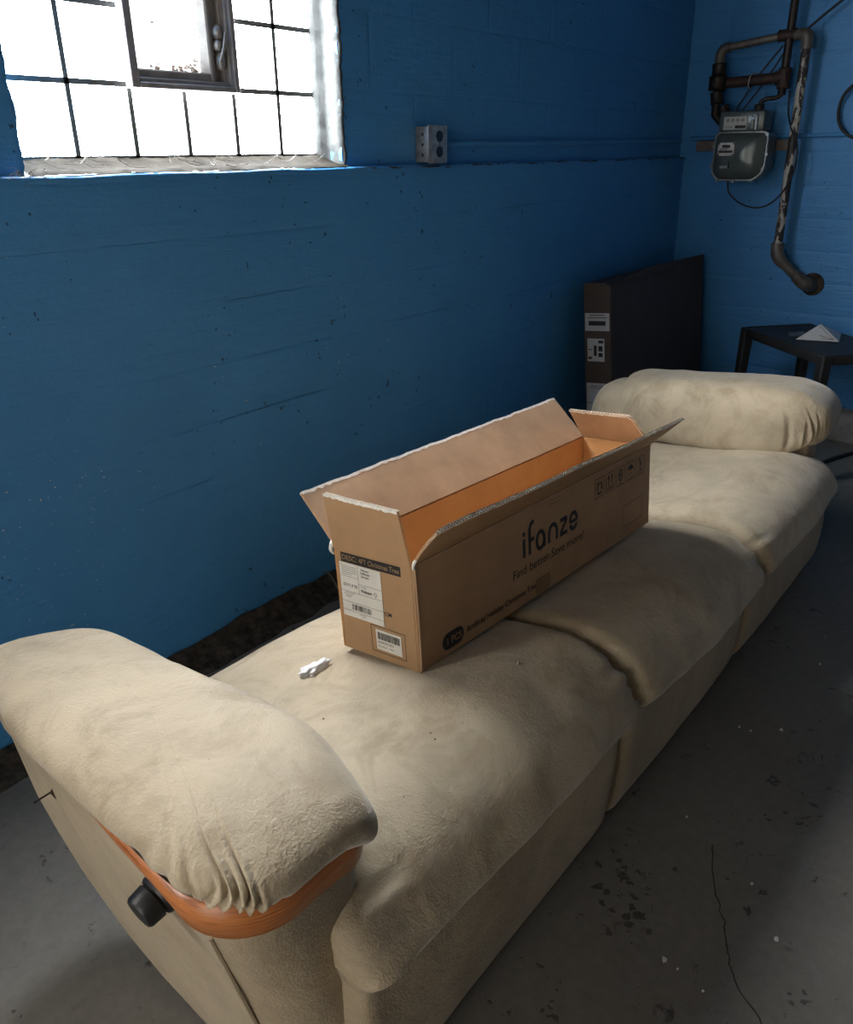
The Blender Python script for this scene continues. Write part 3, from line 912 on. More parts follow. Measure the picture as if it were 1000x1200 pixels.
# ================================================================== CARDBOARD BOX
BL, BW, BH = 1.005, .2117, .2256
rz, ry, rx = -0.0183, 0.0358, -0.0948
BM = Matrix.Translation((1.0296, .842, .481)) @ Matrix.Rotation(rz, 4, 'Z') @ Matrix.Rotation(ry, 4, 'Y') @ Matrix.Rotation(rx, 4, 'X')
cbox = empty('cardboard_box')
cbox.matrix_world = BM
tag(cbox, 'long open brown cardboard box with printed sides lying on the sofa seats', 'box')
T = .006
def panel(name, a, b, mat, parent=cbox):
    return box(name, a, b, mat, parent, .0012)
front = panel('front_panel', (0, 0, 0), (BL, T, BH), CARD)
backp = panel('back_panel', (0, BW - T, 0), (BL, BW, BH), CARD_IN)
endn = panel('end_panel', (0, T, 0), (T, BW - T, BH), CARD)
endf = panel('end_panel', (BL - T, T, 0), (BL, BW - T, BH), CARD_IN)
panel('bottom_panel', (T, T, 0), (BL - T, BW - T, T), CARD_IN)
panel('bottom_flap', (T + .002, T + .002, T), (BL - T - .002, BW / 2 - .002, T + .005), CARD_IN)
panel('bottom_flap', (T + .002, BW / 2 + .002, T), (BL - T - .002, BW - T - .002, T + .005), CARD_IN)

def flap(name, h0, h1, dvec0, dvec1, thick, mat, jag=0.003, n=48, seed=0, cut0=0.0, cut1=0.0, edge_tooth=True, curl=0.0):
    """hinge line h0->h1; at each end the free edge lies at h + dvec"""
    h0, h1, d0, d1 = map(Vector, (h0, h1, dvec0, dvec1))
    nrm = (h1 - h0).cross(d0).normalized()
    m = 9
    def pt(i, j, off):
        t = i / n; s = j / m
        h = h0.lerp(h1, t); d = d0.lerp(d1, t)
        L = (h1 - h0).length
        # corners cut off / torn
        k = 1.0
        if cut0 > 0: k = min(k, lerp(.10, 1, min(1, t * L / cut0)) if cut0 else 1)
        if cut1 > 0: k = min(k, lerp(.55, 1, min(1, (1 - t) * L / cut1)))
        free = jag * (N((t * L * 18, seed, 0)) + .6 * N((t * L * 55, seed, 3)))
        p = h + d * (s * k) + d.normalized() * free * s
        wav = .0022 * N((t * L * 5, s * 2, seed + 2)) * s
        return p + nrm * (off + wav + curl * s * s)
    vs = []; fs = []
    for off in (0, thick):
        for i in range(n + 1):
            for j in range(m + 1): vs.append(pt(i, j, off))
    w_ = m + 1; K = (n + 1) * w_
    for i in range(n):
        for j in range(m):
            a = i * w_ + j
            fs.append((a, a + w_, a + w_ + 1, a + 1)); fs.append((K + a, K + a + 1, K + a + w_ + 1, K + a + w_))
    for i in range(n):
        a = i * w_; fs.append((a, K + a, K + a + w_, a + w_))
        a = i * w_ + m; fs.append((a, a + w_, K + a + w_, K + a))
    for j in range(m):
        fs.append((j, j + 1, K + j + 1, K + j)); a = n * w_ + j; fs.append((a, K + a, K + a + 1, a + 1))
    o = mesh_obj(name, vs, fs, mat, cbox)
    # pale torn edge with the corrugation showing
    bm = bmesh.new(); dz = .0026
    top = [[], []]
    for k, off in enumerate((-.0006, thick + .0006)):
        for i in range(n + 1):
            p = pt(i, m, off); q = pt(i, m - 1, off); u = (p - q).normalized()
            top[k].append((p - u * (.0042 + .0040 * N((i * .9, k, seed))), p + u * dz))
    for i in range(n):
        A = [bm.verts.new(v) for v in (top[0][i][0], top[0][i + 1][0], top[0][i + 1][1], top[0][i][1])]
        B = [bm.verts.new(v) for v in (top[1][i][0], top[1][i + 1][0], top[1][i + 1][1], top[1][i][1])]
        bm.faces.new(A); bm.faces.new(B)
    # fluting between the liners
    L = (h1 - h0).length
    nf = int(L / .0022)
    prev = None
    for q in range(nf + 1):
        t = q / nf * n; i = min(n - 1, int(t)); f = t - i
        ph_ = (q % 4)
        w0 = (0.05, .5, .95, .5)[ph_] * thick
        a = pt(i, m, w0).lerp(pt(i + 1, m, w0), f)
        u = (pt(i, m, w0) - pt(i, m - 1, w0)).normalized()
        pair = (bm.verts.new(a - u * .004), bm.verts.new(a + u * dz))
        if prev: bm.faces.new((prev[0], pair[0], pair[1], prev[1]))
        prev = pair
    bm_obj('torn_edge', bm, TORN, o)
    return o
def dirv(ang, l, out):    # ang from straight up, positive towards the outward vector
    a = radians(ang); o = Vector(out); return Vector((0, 0, 1)) * (l * cos(a)) + o * (l * sin(a))
fl_near = flap('end_flap', (.001, BW - .004, BH), (.001, .004, BH), dirv(6, .115, (-1, 0, 0)), dirv(12, .117, (-1, 0, 0)), .006, CARD, .0012, 30, 1)
fl_back = flap('long_flap', (0, BW - .001, BH), (BL, BW - .001, BH), dirv(42, .127, (0, 1, 0)), dirv(44, .140, (0, 1, 0)), .006, CARD_FLAP, .0030, 90, 2)
fl_front = flap('long_flap', (BL, .001, BH), (0, .001, BH), dirv(50, .122, (0, -1, 0)), dirv(38, .092, (0, -1, 0)), .006, CARD, .0042, 90, 3, cut1=.012)
fl_far = flap('end_flap', (BL - .002, .004, BH), (BL - .002, BW - .004, BH), dirv(-33, .100, (1, 0, 0)), dirv(-40, .120, (1, 0, 0)), .006, CARD_FLAP, .0015, 30, 4, cut0=.03)
# scuffed crease lines along the folds
for nm, a, b, par in (('crease', (0.004, -.0012, BH), (BL - .004, -.0012, BH), front), ('crease', (-.0012, .006, BH), (-.0012, BW - .006, BH), endn)):
    bm = bmesh.new()
    pts = []
    for k in range(41):
        t = k / 40; p = Vector(a).lerp(Vector(b), t); p.z += .0016 * N((t * 14, 3, 1)); pts.append(p)
    tube(bm, pts, [.0016 + .0009 * N((k * .7, 1, 1)) for k in range(41)], 6)
    bm_obj(nm, bm, CARD_FLAP, par, True)
# crushed corner with the white core showing
tube_obj('corner_tear', [(-.001, BW, BH - .018), (-.004, BW + .004, BH - .008), (-.002, BW + .002, BH + .004), (.003, BW + .006, BH + .012)], [.002, .0045, .005, .002], TORN, endn, 7, 3)
tube_obj('corner_tear', [(-.001, -.001, BH - .006), (-.002, -.003, BH + .004), (.004, -.006, BH + .014), (.016, -.012, BH + .026), (.030, -.019, BH + .036)], [.002, .0035, .0035, .003, .001], TORN, front, 7, 3)
tube_obj('corner_edge', [(.003, -.0005, .004), (.004, -.001, BH * .5), (.003, -.0005, BH - .006)], .0022, CARD_FLAP, front, 6, 3)

# printing ------------------------------------------------------------------
def face_m(kind):
    if kind == 'F': return Matrix.Rotation(pi / 2, 4, 'X'), lambda s, t, o: Vector((s, -o, t))
    return Matrix.Rotation(-pi / 2, 4, 'Z') @ Matrix.Rotation(pi / 2, 4, 'X'), lambda s, t, o: Vector((-o, s, t))

def font_mesh(o, m, parent):
    bpy.context.view_layer.update()
    me = bpy.data.meshes.new_from_object(o.evaluated_get(bpy.context.evaluated_depsgraph_get()))
    name = o.name.split('.')[0]; bpy.data.objects.remove(o, do_unlink=True)
    n = link(bpy.data.objects.new(name, me), parent); n.matrix_local = m
    return n

def text(s, kind, x, z, h, mat, parent, width=None, off=.0007, bold=0.0, name='lettering', align='LEFT'):
    cu = bpy.data.curves.new(name, 'FONT'); cu.body = s; cu.size = 1.0
    cu.align_x = align
    cu.offset = bold; cu.fill_mode = 'FRONT'; cu.resolution_u = 3
    cu.materials.append(mat)
    o = link(bpy.data.objects.new(name, cu), parent)
    rot, f = face_m(kind)
    sc = h / 0.70
    sx = sc
    if width:
        bpy.context.view_layer.update()
        sx = width / max(1e-4, o.dimensions.x)
    return font_mesh(o, Matrix.Translation(f(x, z, off)) @ rot @ Matrix.Diagonal((sx, sc, 1, 1)), parent)

def strokes(name, kind, polys, mat, parent, off=.0006):
    """flat printed shapes: list of 2-D polygons (s to the right as seen, t up)"""
    rot, f = face_m(kind); vs = []; fs = []
    for p in polys:
        b = len(vs)
        for s, t in p: vs.append(f(s, t, off))
        fs.append(tuple(range(b, b + len(p))))
    return mesh_obj(name, vs, fs, mat, parent)
def rect(a, b, c, d): return [(a, c), (b, c), (b, d), (a, d)]
def outline(a, b, c, d, w): return [rect(a, b, c, c + w), rect(a, b, d - w, d), rect(a, a + w, c, d), rect(b - w, b, c, d)]
def ribbon(pts, w):
    out = []
    L, Rr = [], []
    for i, p in enumerate(pts):
        a = pts[max(0, i - 1)]; b = pts[min(len(pts) - 1, i + 1)]
        tx, ty = b[0] - a[0], b[1] - a[1]; l = sqrt(tx * tx + ty * ty) + 1e-9
        nx, ny = -ty / l * w / 2, tx / l * w / 2
        L.append((p[0] + nx, p[1] + ny)); Rr.append((p[0] - nx, p[1] - ny))
    for i in range(len(pts) - 1): out.append([L[i], L[i + 1], Rr[i + 1], Rr[i]])
    return out
def arc(cx, cy, rx_, ry_, a0, a1, n=14): return [(cx + rx_ * cos(radians(lerp(a0, a1, k / n))), cy + ry_ * sin(radians(lerp(a0, a1, k / n)))) for k in range(n + 1)]
def pill(a, b, c, d):
    r = (d - c) / 2
    return arc(b - r, c + r, r, r, -90, 90, 10) + arc(a + r, c + r, r, r, 90, 270, 10)

# logo lettering: rounded geometric letters
z0, xh, wst = .1135, .044, .0102
gl = {}
gl['i'] = ribbon([(.370, z0), (.370, z0 + xh)], wst) + ribbon([(.370, z0 + xh + .006), (.370, z0 + xh + .016)], wst)
gl['f'] = ribbon([(.393, z0), (.393, z0 + .055)] + arc(.407, z0 + .055, .014, .019, 180, 90, 8) + [(.412, z0 + .0735)], wst) + ribbon([(.391, z0 + .034), (.412, z0 + .034)], wst)
gl['a'] = ribbon(arc(.438, z0 + .021, .0155, .0205, 0, 360, 22), wst) + ribbon([(.4545, z0), (.4545, z0 + xh - .016)], wst)
gl['n'] = ribbon([(.475, z0), (.475, z0 + .022)] + arc(.492, z0 + .022, .017, .019, 180, 0, 14) + [(.509, z0)], wst)
gl['z'] = ribbon([(.524, z0 + xh - .0045), (.556, z0 + xh - .0045)], wst) + ribbon([(.554, z0 + xh - .007), (.526, z0 + .007)], wst) + ribbon([(.523, z0 + .0045), (.557, z0 + .0045)], wst)
gl['e'] = ribbon(arc(.586, z0 + .023, .0155, .0190, -8, 188, 16), wst) + ribbon([(.571, z0 + .021), (.602, z0 + .021)], wst * .8) + ribbon(arc(.586, z0 + .017, .0155, .0150, 190, 345, 12), wst)
for ch, po in gl.items(): strokes('logo_letter', 'F', po, INK_BLUE, front)
text('Find better,Save more!', 'F', .322, .0745, .0215, INK, front, .311)
text('Artificial Holiday Christmas Tree', 'F', .149, .0245, .0135, INK, front, .268, bold=.012)
strokes('print_pill', 'F', [pill(.070, .140, .013, .050)], INK, front)
text('1 PCS', 'F', .081, .0238, .0150, INK_TAN, front, .048, off=.0011, bold=.008)
strokes('print_box', 'F', outline(.848, .961, .033, .094, .0014), INK, front)
strokes('tape_patch', 'F', [rect(.415, .477, .001, .043)], TAPE, front, .0004)
strokes('hand_slot', 'F', [rect(.478, .530, BH - .022, BH - .0195), rect(.480, .528, BH - .012, BH - .0105)], TAPE, front, .0005)
for k in range(5):
    a = .692 + k * .0567; b = a + .047; c, d = .157, .208; mx_ = (a + b) / 2
    po = outline(a, b, c, d, .0016)
    if k == 0:
        for q in range(3):
            s0 = 90 + q * 120
            po += ribbon(arc(mx_, .181, .0125, .0150, s0 - 12, s0 - 92, 6), .0050)
            e = radians(s0 - 104); po.append([(mx_ + .018 * cos(e + .35), .181 + .0205 * sin(e + .35)), (mx_ + .006 * cos(e + .3), .181 + .008 * sin(e + .3)), (mx_ + .0125 * cos(e - .25), .181 + .015 * sin(e - .25))])
    elif k == 1:
        for s_ in (-.009, .009):
            po += ribbon([(mx_ + s_, .172), (mx_ + s_, .196)], .0035); po.append([(mx_ + s_ - .006, .192), (mx_ + s_ + .006, .192), (mx_ + s_, .203)])
        po += [rect(mx_ - .016, mx_ + .016, .167, .1695), rect(a, b, .1635, .165)]
    elif k == 2:
        po += ribbon(arc(mx_, .186, .0105, .013, -60, 240, 14), .0045) + [rect(mx_ - .004, mx_ + .004, .180, .192), [(mx_ - .012, .177), (mx_, .167), (mx_ + .012, .177), (mx_, .173)]]
        po += [rect(mx_ - .013, mx_ + .013, .1605, .1625)]
    elif k == 3:
        po += [arc(mx_, .186, .0155, .0135, 0, 180, 12)] + ribbon([(mx_, .199), (mx_, .176)] + arc(mx_ - .004, .175, .004, .005, 0, -180, 6), .002)
        po += [rect(mx_ - .013, mx_ + .013, .1605, .1625)]
    else:
        po += [[(mx_ - .009, .203), (mx_ - .003, .203), (mx_ + .002, .188), (mx_ + .009, .203), (mx_ + .006, .187), (mx_ + .002, .183), (mx_ - .002, .184), (mx_ - .005, .190)], rect(mx_ - .0018, mx_ + .0018, .171, .186), rect(mx_ - .010, mx_ + .010, .168, .1705)]
        po += [rect(mx_ - .016, mx_ + .016, .1625, .164)]
    strokes('handling_mark', 'F', po, INK, front)

# near end (s runs along box y; right as seen = smaller y)
bar = strokes('print_bar', 'E', [rect(.033, .193, .1965, .2170)], INK, endn, .0005)
text('DESC:', 'E', .190, .2020, .0105, INK_TAN, endn, .040, off=.0010)
text('4FT Christmas Tree', 'E', .143, .2020, .0105, INK_TAN, endn, .106, off=.0010)
lab = box('shipping_label', (-.0016, .086, .0775), (-.0008, .1985, .1955), PAPER, endn)
def tx(s, y, z, h, w=None, m=INK, o=.0020, b=0.0): return text(s, 'E', y, z, h, m, lab, w, o, b)
LI = []
LI += [rect(.0865, .198, .1105, .1111), rect(.0865, .198, .0905, .0911), rect(.148, .1985, .1665, .1671), rect(.0865, .148, .1555, .1561), rect(.0865, .1985, .1335, .1341), rect(.1475, .1483, .1337, .1950)]
rng = random.Random(8)
y = .172
while y > .118:          # bar code
    w_ = rng.choice([.0008, .0012, .002]); LI.append(rect(y - w_, y, .0945, .1075)); y -= w_ + rng.choice([.0008, .0012, .0018])
for k in range(5): LI.append(rect(.152 + .004 * (k == 4) * 3, .193, .1880 - k * .0042, .1888 - k * .0042))
for k in range(3): LI.append(rect(.160 + .006 * k, .188, .1310 - k * .004, .1317 - k * .004))
LI += [rect(.178, .192, .1270, .1276), rect(.172, .186, .1225, .1231)]
strokes('label_print', 'E', LI, INK, lab, .0019)
tx('Walmart', .139, .1865, .0045, .022, b=.02); tx('Fulfillment', .1405, .1795, .0045, .026, b=.02); tx('Services', .139, .1725, .0045, .021, b=.02)
tx('SDX FC1 JP TBD', .1915, .1450, .0062, .040, b=.015)
tx('CARRIER', .143, .1500, .0028, .016); tx('Walmart', .143, .1395, .0068, .031, b=.03)
SPK = []
for k in range(6):
    a = radians(60 * k + 30); SPK += ribbon([(.1035 + .0022 * cos(a), .1425 + .0024 * sin(a)), (.1035 + .0048 * cos(a), .1425 + .0052 * sin(a))], .0016)
strokes('label_spark', 'E', SPK, INK, lab, .0020)
tx('From', .196, .1905, .0024, .008); tx('8 6152 9', .152, .0865, .0026, .018); tx('1 of 1', .150, .0820, .0026, .012)
text('CM', 'E', .0835, .1035, .0085, INK, endn, .018, .0009, .02)
strokes('print_frame', 'E', outline(.034, .1255, .016, .0745, .0014), INK, endn, .0006)
lab2 = box('barcode_label', (-.0016, .044, .023), (-.0008, .1115, .0675), PAPER, endn)
LI = []; y = .107
while y > .050:
    w_ = rng.choice([.0008, .0012, .002, .0026]); LI.append(rect(y - w_, y, .0465, .0625)); y -= w_ + rng.choice([.0008, .0012])
strokes('label_print', 'E', LI, INK, lab2, .0019)
text('X004R3E2QKN', 'E', .107, .0385, .0045, INK, lab2, .042, .0020); text('Christmas ... New', 'E', .107, .0300, .0040, INK, lab2, .042, .0020)

# ================================================================== TALL CARTON IN THE CORNER
carton = empty('tall_carton')
LEAN = radians(5.5)
CX0, CX1, CT, CH = 3.43, 4.52, .135, .893
carton.matrix_world = Matrix.Translation((CX0, 1.600, 0.0)) @ Matrix.Rotation(-LEAN, 4, 'X')
tag(carton, 'tall flat dark brown carton leaning in the corner behind the sofa', 'carton')
CLn = CX1 - CX0
body = box('carton_body', (0, 0, .003), (CLn, CT, CH - .03), CARD_DK, carton, .004)
def ctop(u, v):
    x = lerp(0, CLn, u)
    z = CH - .03 + .03 * sstep(.16, .30, u) + .006 * N((x * 9, 1, 1))
    return (x, lerp(.001, .009, v), lerp(CH - .032, z, 1) if v < .5 else z)
bm = bmesh.new()
P_ = [(0, -.028), (.10, -.026), (.16, -.012), (.28, -.006), (.34, .004), (.60, .006), (CLn, .000)]
vs = []; fs = []
for x, dz in P_:
    for y, z in ((0.0, CH - .04), (.007, CH - .04), (.007, CH + dz), (0.0, CH + dz)): vs.append((x, y, z))
for k in range(len(P_) - 1):
    for j in range(4): fs.append((k * 4 + j, (k + 1) * 4 + j, (k + 1) * 4 + (j + 1) % 4, k * 4 + (j + 1) % 4))
fs += [(0, 1, 2, 3), tuple((len(P_) - 1) * 4 + j for j in range(4))]
mesh_obj('top_flap', vs, fs, CARD_DK, carton)
box('top_flap', (.004, .02, CH - .03), (CLn - .004, CT - .002, CH - .022), CARD_DK, carton, .001)
box('packing_tape', (-.0008, .006, CH - .115), (.0, CT - .006, CH - .036), CARD_DK, carton)
def sticker(y0, y1, z0, z1, lines, mat=PAPER2, skew=0.0, mark=None):
    s = box('label_sticker', (-.0014, y0, z0), (-.0004, y1, z1), mat, carton)
    po = []
    for (a, b, c, d) in lines: po.append(rect(lerp(y0, y1, a), lerp(y0, y1, b), lerp(z0, z1, c), lerp(z0, z1, d)))
    strokes('sticker_print', 'E', po, INK, s, .0018)
sticker(.006, .128, .660, .740, [(.15, .85, .30, .56), (.1, .9, .72, .76), (.2, .8, .86, .90)])
sticker(.032, .118, .520, .625, [(.05, .35, .80, .92), (.1, .35, .45, .68), (.1, .35, .2, .38), (.45, .62, .25, .7), (.75, .95, .10, .2), (.75, .95, .5, .54)])
sticker(.022, .126, .325, .418, [(.1, .8, .82, .85), (.1, .8, .72, .75), (.1, .16, .45, .52)])
sticker(.024, .068, .285, .320, [(.1, .7, .7, .76), (.1, .7, .4, .46)])
sticker(.074, .126, .245, .322, [])

# ================================================================== BLACK TABLE WITH PAPER
TZ = .60
tL = Vector((4.165, 1.318)); tB = Vector((4.462, 1.086)); tF = Vector((3.735, .822))
ux = (tF - tL).normalized(); uy = (tB - tL); uy = (uy - ux * uy.dot(ux)).normalized()
LX, LY = (tF - tL).length, (tB - tL).dot(uy)
tbl = empty('side_table')
TM = Matrix(((ux.x, uy.x, 0, tL.x), (ux.y, uy.y, 0, tL.y), (0, 0, 1, 0), (0, 0, 0, 1)))
tbl.matrix_world = TM
tag(tbl, 'low black resin side table in front of the far blue wall', 'table')
bm = bmesh.new(); add_box(bm, (.012, .012, TZ - .012), (LX - .012, LY - .012, TZ - .003), .003)
bm_obj('table_top', bm, TABLEP, tbl)
bm = bmesh.new()
for a, b in (((0, 0, TZ - .045), (LX, .02, TZ)), ((0, LY - .02, TZ - .045), (LX, LY, TZ)), ((0, .02, TZ - .045), (.02, LY - .02, TZ)), ((LX - .02, .02, TZ - .045), (LX, LY - .02, TZ))):
    add_box(bm, a, b, .005, 2)
bm_obj('rim', bm, TABLEP, tbl, True, 40)
for (x, y, sx, sy) in ((.022, .022, -1, -1), (LX - .022, .022, 1, -1), (.022, LY - .022, -1, 1), (LX - .022, LY - .022, 1, 1)):
    bm = bmesh.new()
    rings = []
    for k in range(6):
        t = k / 5; z = lerp(TZ - .006, 0, t); cx_ = x + sx * .010 * t; cy_ = y + sy * .010 * t; h = lerp(.026, .019, t)
        rings.append([bm.verts.new((cx_ + h * a, cy_ + h * b, z)) for a, b in ((-1, -.7), (-.7, -1), (.7, -1), (1, -.7), (1, .7), (.7, 1), (-.7, 1), (-1, .7))])
    for p, q in zip(rings[:-1], rings[1:]):
        for k in range(8): bm.faces.new((p[k], p[(k + 1) % 8], q[(k + 1) % 8], q[k]))
    bm.faces.new(rings[0]); bm.faces.new(rings[-1])
    bm_obj('leg', bm, TABLEP, tbl)
# folded white paper standing like a tent
pz = TZ + .0015
tri = [Vector((4.003, 1.014, pz)), Vector((4.058, .842, pz)), Vector((4.115, .945, pz + .060)), Vector((4.225, 1.000, pz)), Vector((4.255, .88, pz))]
vs = []; fs = []
for q in tri: vs.append(q)
fs = [(0, 1, 2), (0, 2, 3), (1, 4, 2)]
vs2 = [v + Vector((.001, 0, .0012)) for v in vs]
fs2 = [tuple(reversed([i + 5 for i in f])) for f in fs]
pap = mesh_obj('folded_paper', vs + vs2, fs + fs2 + [(0, 1, 6, 5)], PAPER2)
tag(pap, 'folded white paper standing up like a tent on the black table', 'paper')
def onface(a, b):      # point on the near face of the tent
    return tri[0] + (tri[1] - tri[0]) * a + (tri[2] - (tri[0] + tri[1]) / 2) * b + Vector((-.0012, 0, .0008))
vs = []; fs = []
for (a0, a1, b0, b1, w_) in ((.60, .90, .10, .10, .0016), (.52, .84, .30, .12, .0016), (.50, .86, .82, .12, .0012)):
    p, q = onface(a0, b0 if b0 == b1 else b0), onface(a1, b1)
    d = (q - p).normalized(); n_ = Vector((0, 0, 1)).cross(d) * w_ + Vector((0, 0, w_))
    b = len(vs); vs += [p, q, q + n_, p + n_]; fs.append((b, b + 1, b + 2, b + 3))
mesh_obj('paper_print', vs, fs, INK, pap)
fp = [(4.13, 1.085), (4.05, 1.055), (4.12, .99), (4.22, 1.04)]
vs = [(x, y, TZ + .0005) for x, y in fp] + [(x, y, TZ + .0016 + .002 * (k == 0)) for k, (x, y) in enumerate(fp)]
card = mesh_obj('paper_card', vs, [(0, 1, 2, 3), (4, 7, 6, 5), (0, 4, 5, 1), (1, 5, 6, 2), (2, 6, 7, 3), (3, 7, 4, 0)], simple_mat('dim_printed_card', (.10, .11, .12), .5, 0, .4, 30, 0))
tag(card, 'small dim printed card lying flat beside the folded paper', 'card')
vs = [(4.10, 1.062, TZ + .0024), (4.085, 1.055, TZ + .0024), (4.16, 1.025, TZ + .0024), (4.175, 1.032, TZ + .0024)]
mesh_obj('card_stripe', vs, [(0, 1, 2, 3)], PAPER2, card)

# ================================================================== GAS METER AND PIPES
meter = empty('gas_meter', (4.45, 1.53, 1.26))
tag(meter, 'grey green gas meter hanging on the far blue wall', 'gas meter')
def mp(o, p=meter):
    o.parent = p
    if p is meter: o.matrix_parent_inverse = Matrix.Translation((-4.45, -1.53, -1.26))
    return o
MY0, MY1, MZ0, MZ1 = 1.398, 1.655, 1.262, 1.482
def rr_outline(y0, y1, z0, z1, rb, rt, n=8):
    pts = []
    for cy_, cz_, r, a0 in ((y1 - rb[0], z0 + rb[0], rb[0], -90), (y1 - rt, z1 - rt, rt, 0), (y0 + rt, z1 - rt, rt, 90), (y0 + rb[1], z0 + rb[1], rb[1], 180)):
        for k in range(n + 1):
            a = radians(a0 + 90 * k / n); pts.append((cy_ + r * cos(a), cz_ + r * sin(a)))
    return pts
def meter_shell(name, mat, layers):
    bm = bmesh.new(); rings = []
    for x, ins, bul in layers:
        o = rr_outline(MY0 + ins, MY1 - ins, MZ0 + ins, MZ1 - ins, (.055, .075), .03)
        rings.append([bm.verts.new((x, y, z)) for y, z in o])
    n = len(rings[0])
    for p, q in zip(rings[:-1], rings[1:]):
        for k in range(n): bm.faces.new((p[k], p[(k + 1) % n], q[(k + 1) % n], q[k]))
    bm.faces.new(rings[0]); bm.faces.new(rings[-1])
    return mp(bm_obj(name, bm, mat, None, True, 30))
meter_shell('meter_body', METER, [(4.545, .012, 0), (4.54, .0, 0), (4.42, .0, 0)])
meter_shell('meter_flange', METER_R, [(4.42, -.003, 0), (4.414, -.0045, 0), (4.409, -.001, 0)])
# domed cover
def dome(u, v):
    r = v; o = rr_outline(MY0 + .004, MY1 - .004, MZ0 + .004, MZ1 - .004, (.055, .075), .03)
    k = round(u * 36) % 36
    y, z = o[k]; cy_, cz_ = (MY0 + MY1) / 2, (MZ0 + MZ1) / 2
    yy, zz = lerp(cy_, y, r), lerp(cz_, z, r)
    bul = .040 * (1 - r ** 4) * (1 - .25 * sstep(cy_, MY0, yy) * 0)
    ridge = .012 * exp(-((yy - 1.50) / .03) ** 2) * sstep(1.30, 1.36, zz) * sstep(1.47, 1.40, zz)
    return (4.409 - bul - ridge * (1 - r), yy, zz)
mp(grid_obj('meter_cover', dome, 36, 14, METER, None, True, wrap_u=True))
for (y, z) in ((1.403, 1.47), (1.394, 1.38), (1.402, 1.315), (1.45, 1.262), (1.54, 1.258), (1.62, 1.262), (1.658, 1.33), (1.658, 1.42)):
    bm = bmesh.new(); tube(bm, [(4.412, y, z), (4.400, y, z)], .008, 6); mp(bm_obj('bolt', bm, METER_R, None))
mp(box('index_housing', (4.40, 1.425, 1.484), (4.53, 1.645, 1.575), METER, None, .012, 2))
pl = mp(box('index_plate', (4.394, 1.505, 1.492), (4.3995, 1.618, 1.550), PAPER2, None, .001))
def plate_text(s, y, z, h, w, par):
    cu = bpy.data.curves.new('lettering', 'FONT'); cu.body = s; cu.size = 1; cu.materials.append(INK)
    o = link(bpy.data.objects.new('lettering', cu)); bpy.context.view_layer.update()
    return font_mesh(o, Matrix.Translation((4.3932, y, z)) @ face_m('E')[0] @ Matrix.Diagonal((w / o.dimensions.x, h / .7, 1, 1)), par)
for k in range(4):
    bm = bmesh.new(); tube(bm, [(4.3945, 1.598 - k * .024, 1.534), (4.3932, 1.598 - k * .024, 1.534)], .0085, 14)
    d_ = bm_obj('dial', bm, simple_mat('dial_grey', (.25, .25, .26), .5, 0, .2, 40, 0), pl)
plate_text('152-8', 1.614, 1.499, .010, .036, pl)
bm = bmesh.new(); add_box(bm, (4.3935, 1.508, 1.497), (4.3945, 1.560, 1.511)); bm_obj('plate_mark', bm, INK, pl)
br = bmesh.new()
for a, b in (((4.388, 1.452, 1.488), (4.397, 1.466, 1.556)), ((4.388, 1.452, 1.548), (4.397, 1.485, 1.556)), ((4.388, 1.47, 1.495), (4.397, 1.482, 1.535))): add_box(br, a, b, .002)
mp(bm_obj('index_bracket', br, METER_R, None))
npl = mp(box('name_plate', (4.364, 1.538, 1.374), (4.372, 1.622, 1.436), STEEL, None, .002))
bm = bmesh.new()
for a, b in (((1.545, 1.388), (1.615, 1.400)), ((1.56, 1.41), (1.60, 1.425)), ((1.57, 1.403), (1.61, 1.407))): add_box(bm, (4.3632, a[0], a[1]), (4.3642, b[0], b[1]))
for y, z in ((1.544, 1.430), (1.616, 1.430), (1.544, 1.380), (1.616, 1.380)): add_box(bm, (4.362, y - .004, z - .004), (4.365, y + .004, z + .004))
bm_obj('plate_print', bm, INK, npl)
mp(box('tamper_tag', (4.366, 1.565, 1.318), (4.376, 1.602, 1.330), METER_R, None, .001))
mp(box('tamper_post', (4.366, 1.556, 1.318), (4.380, 1.561, 1.352), INK, None, .001))

# pipework
pipes = empty('meter_pipework', (4.50, 1.53, 1.60))
tag(pipes, 'dark rusty iron gas pipework looping above the meter', 'pipes')
def pp(o):
    o.parent = pipes; o.matrix_parent_inverse = Matrix.Translation((-4.50, -1.53, -1.60)); return o
def fitting(a, b, r, mat=IRON): 
    a, b = Vector(a), Vector(b); u = (b - a).normalized(); L = (b - a).length
    return pp(tube_obj('fitting', [a, a + u * .004, a + u * .010, b - u * .010, b - u * .004, b], [r * .85, r, r * .93, r * .93, r, r * .85], mat, None, 14, 0, 40))
pp(tube_obj('riser', [(4.51, 1.397, ZC), (4.51, 1.397, 1.64)], .019, IRON, None, 14))
pp(tube_obj('upper_pipe', [(4.505, 1.395, 1.893), (4.50, 1.47, 1.884), (4.475, 1.60, 1.865), (4.46, 1.665, 1.855)], .017, GREYP, None, 12, 3))
pp(tube_obj('elbow', [(4.46, 1.655, 1.856), (4.458, 1.685, 1.850), (4.456, 1.697, 1.825), (4.456, 1.697, 1.79)], .023, GREYP, None, 12, 4))
fitting((4.51, 1.365, 1.893), (4.51, 1.45, 1.890), .027, RUST)
pp(tube_obj('drop_pipe', [(4.458, 1.695, 1.80), (4.458, 1.69, 1.56), (4.458, 1.645, 1.52)], .020, IRON, None, 12, 0))
fitting((4.458, 1.697, 1.79), (4.458, 1.695, 1.735), .036)
fitting((4.458, 1.697, 1.735), (4.458, 1.695, 1.67), .045)
fitting((4.430, 1.700, 1.70), (4.488, 1.700, 1.70), .030, IRON)
fitting((4.458, 1.695, 1.665), (4.458, 1.685, 1.61), .034)
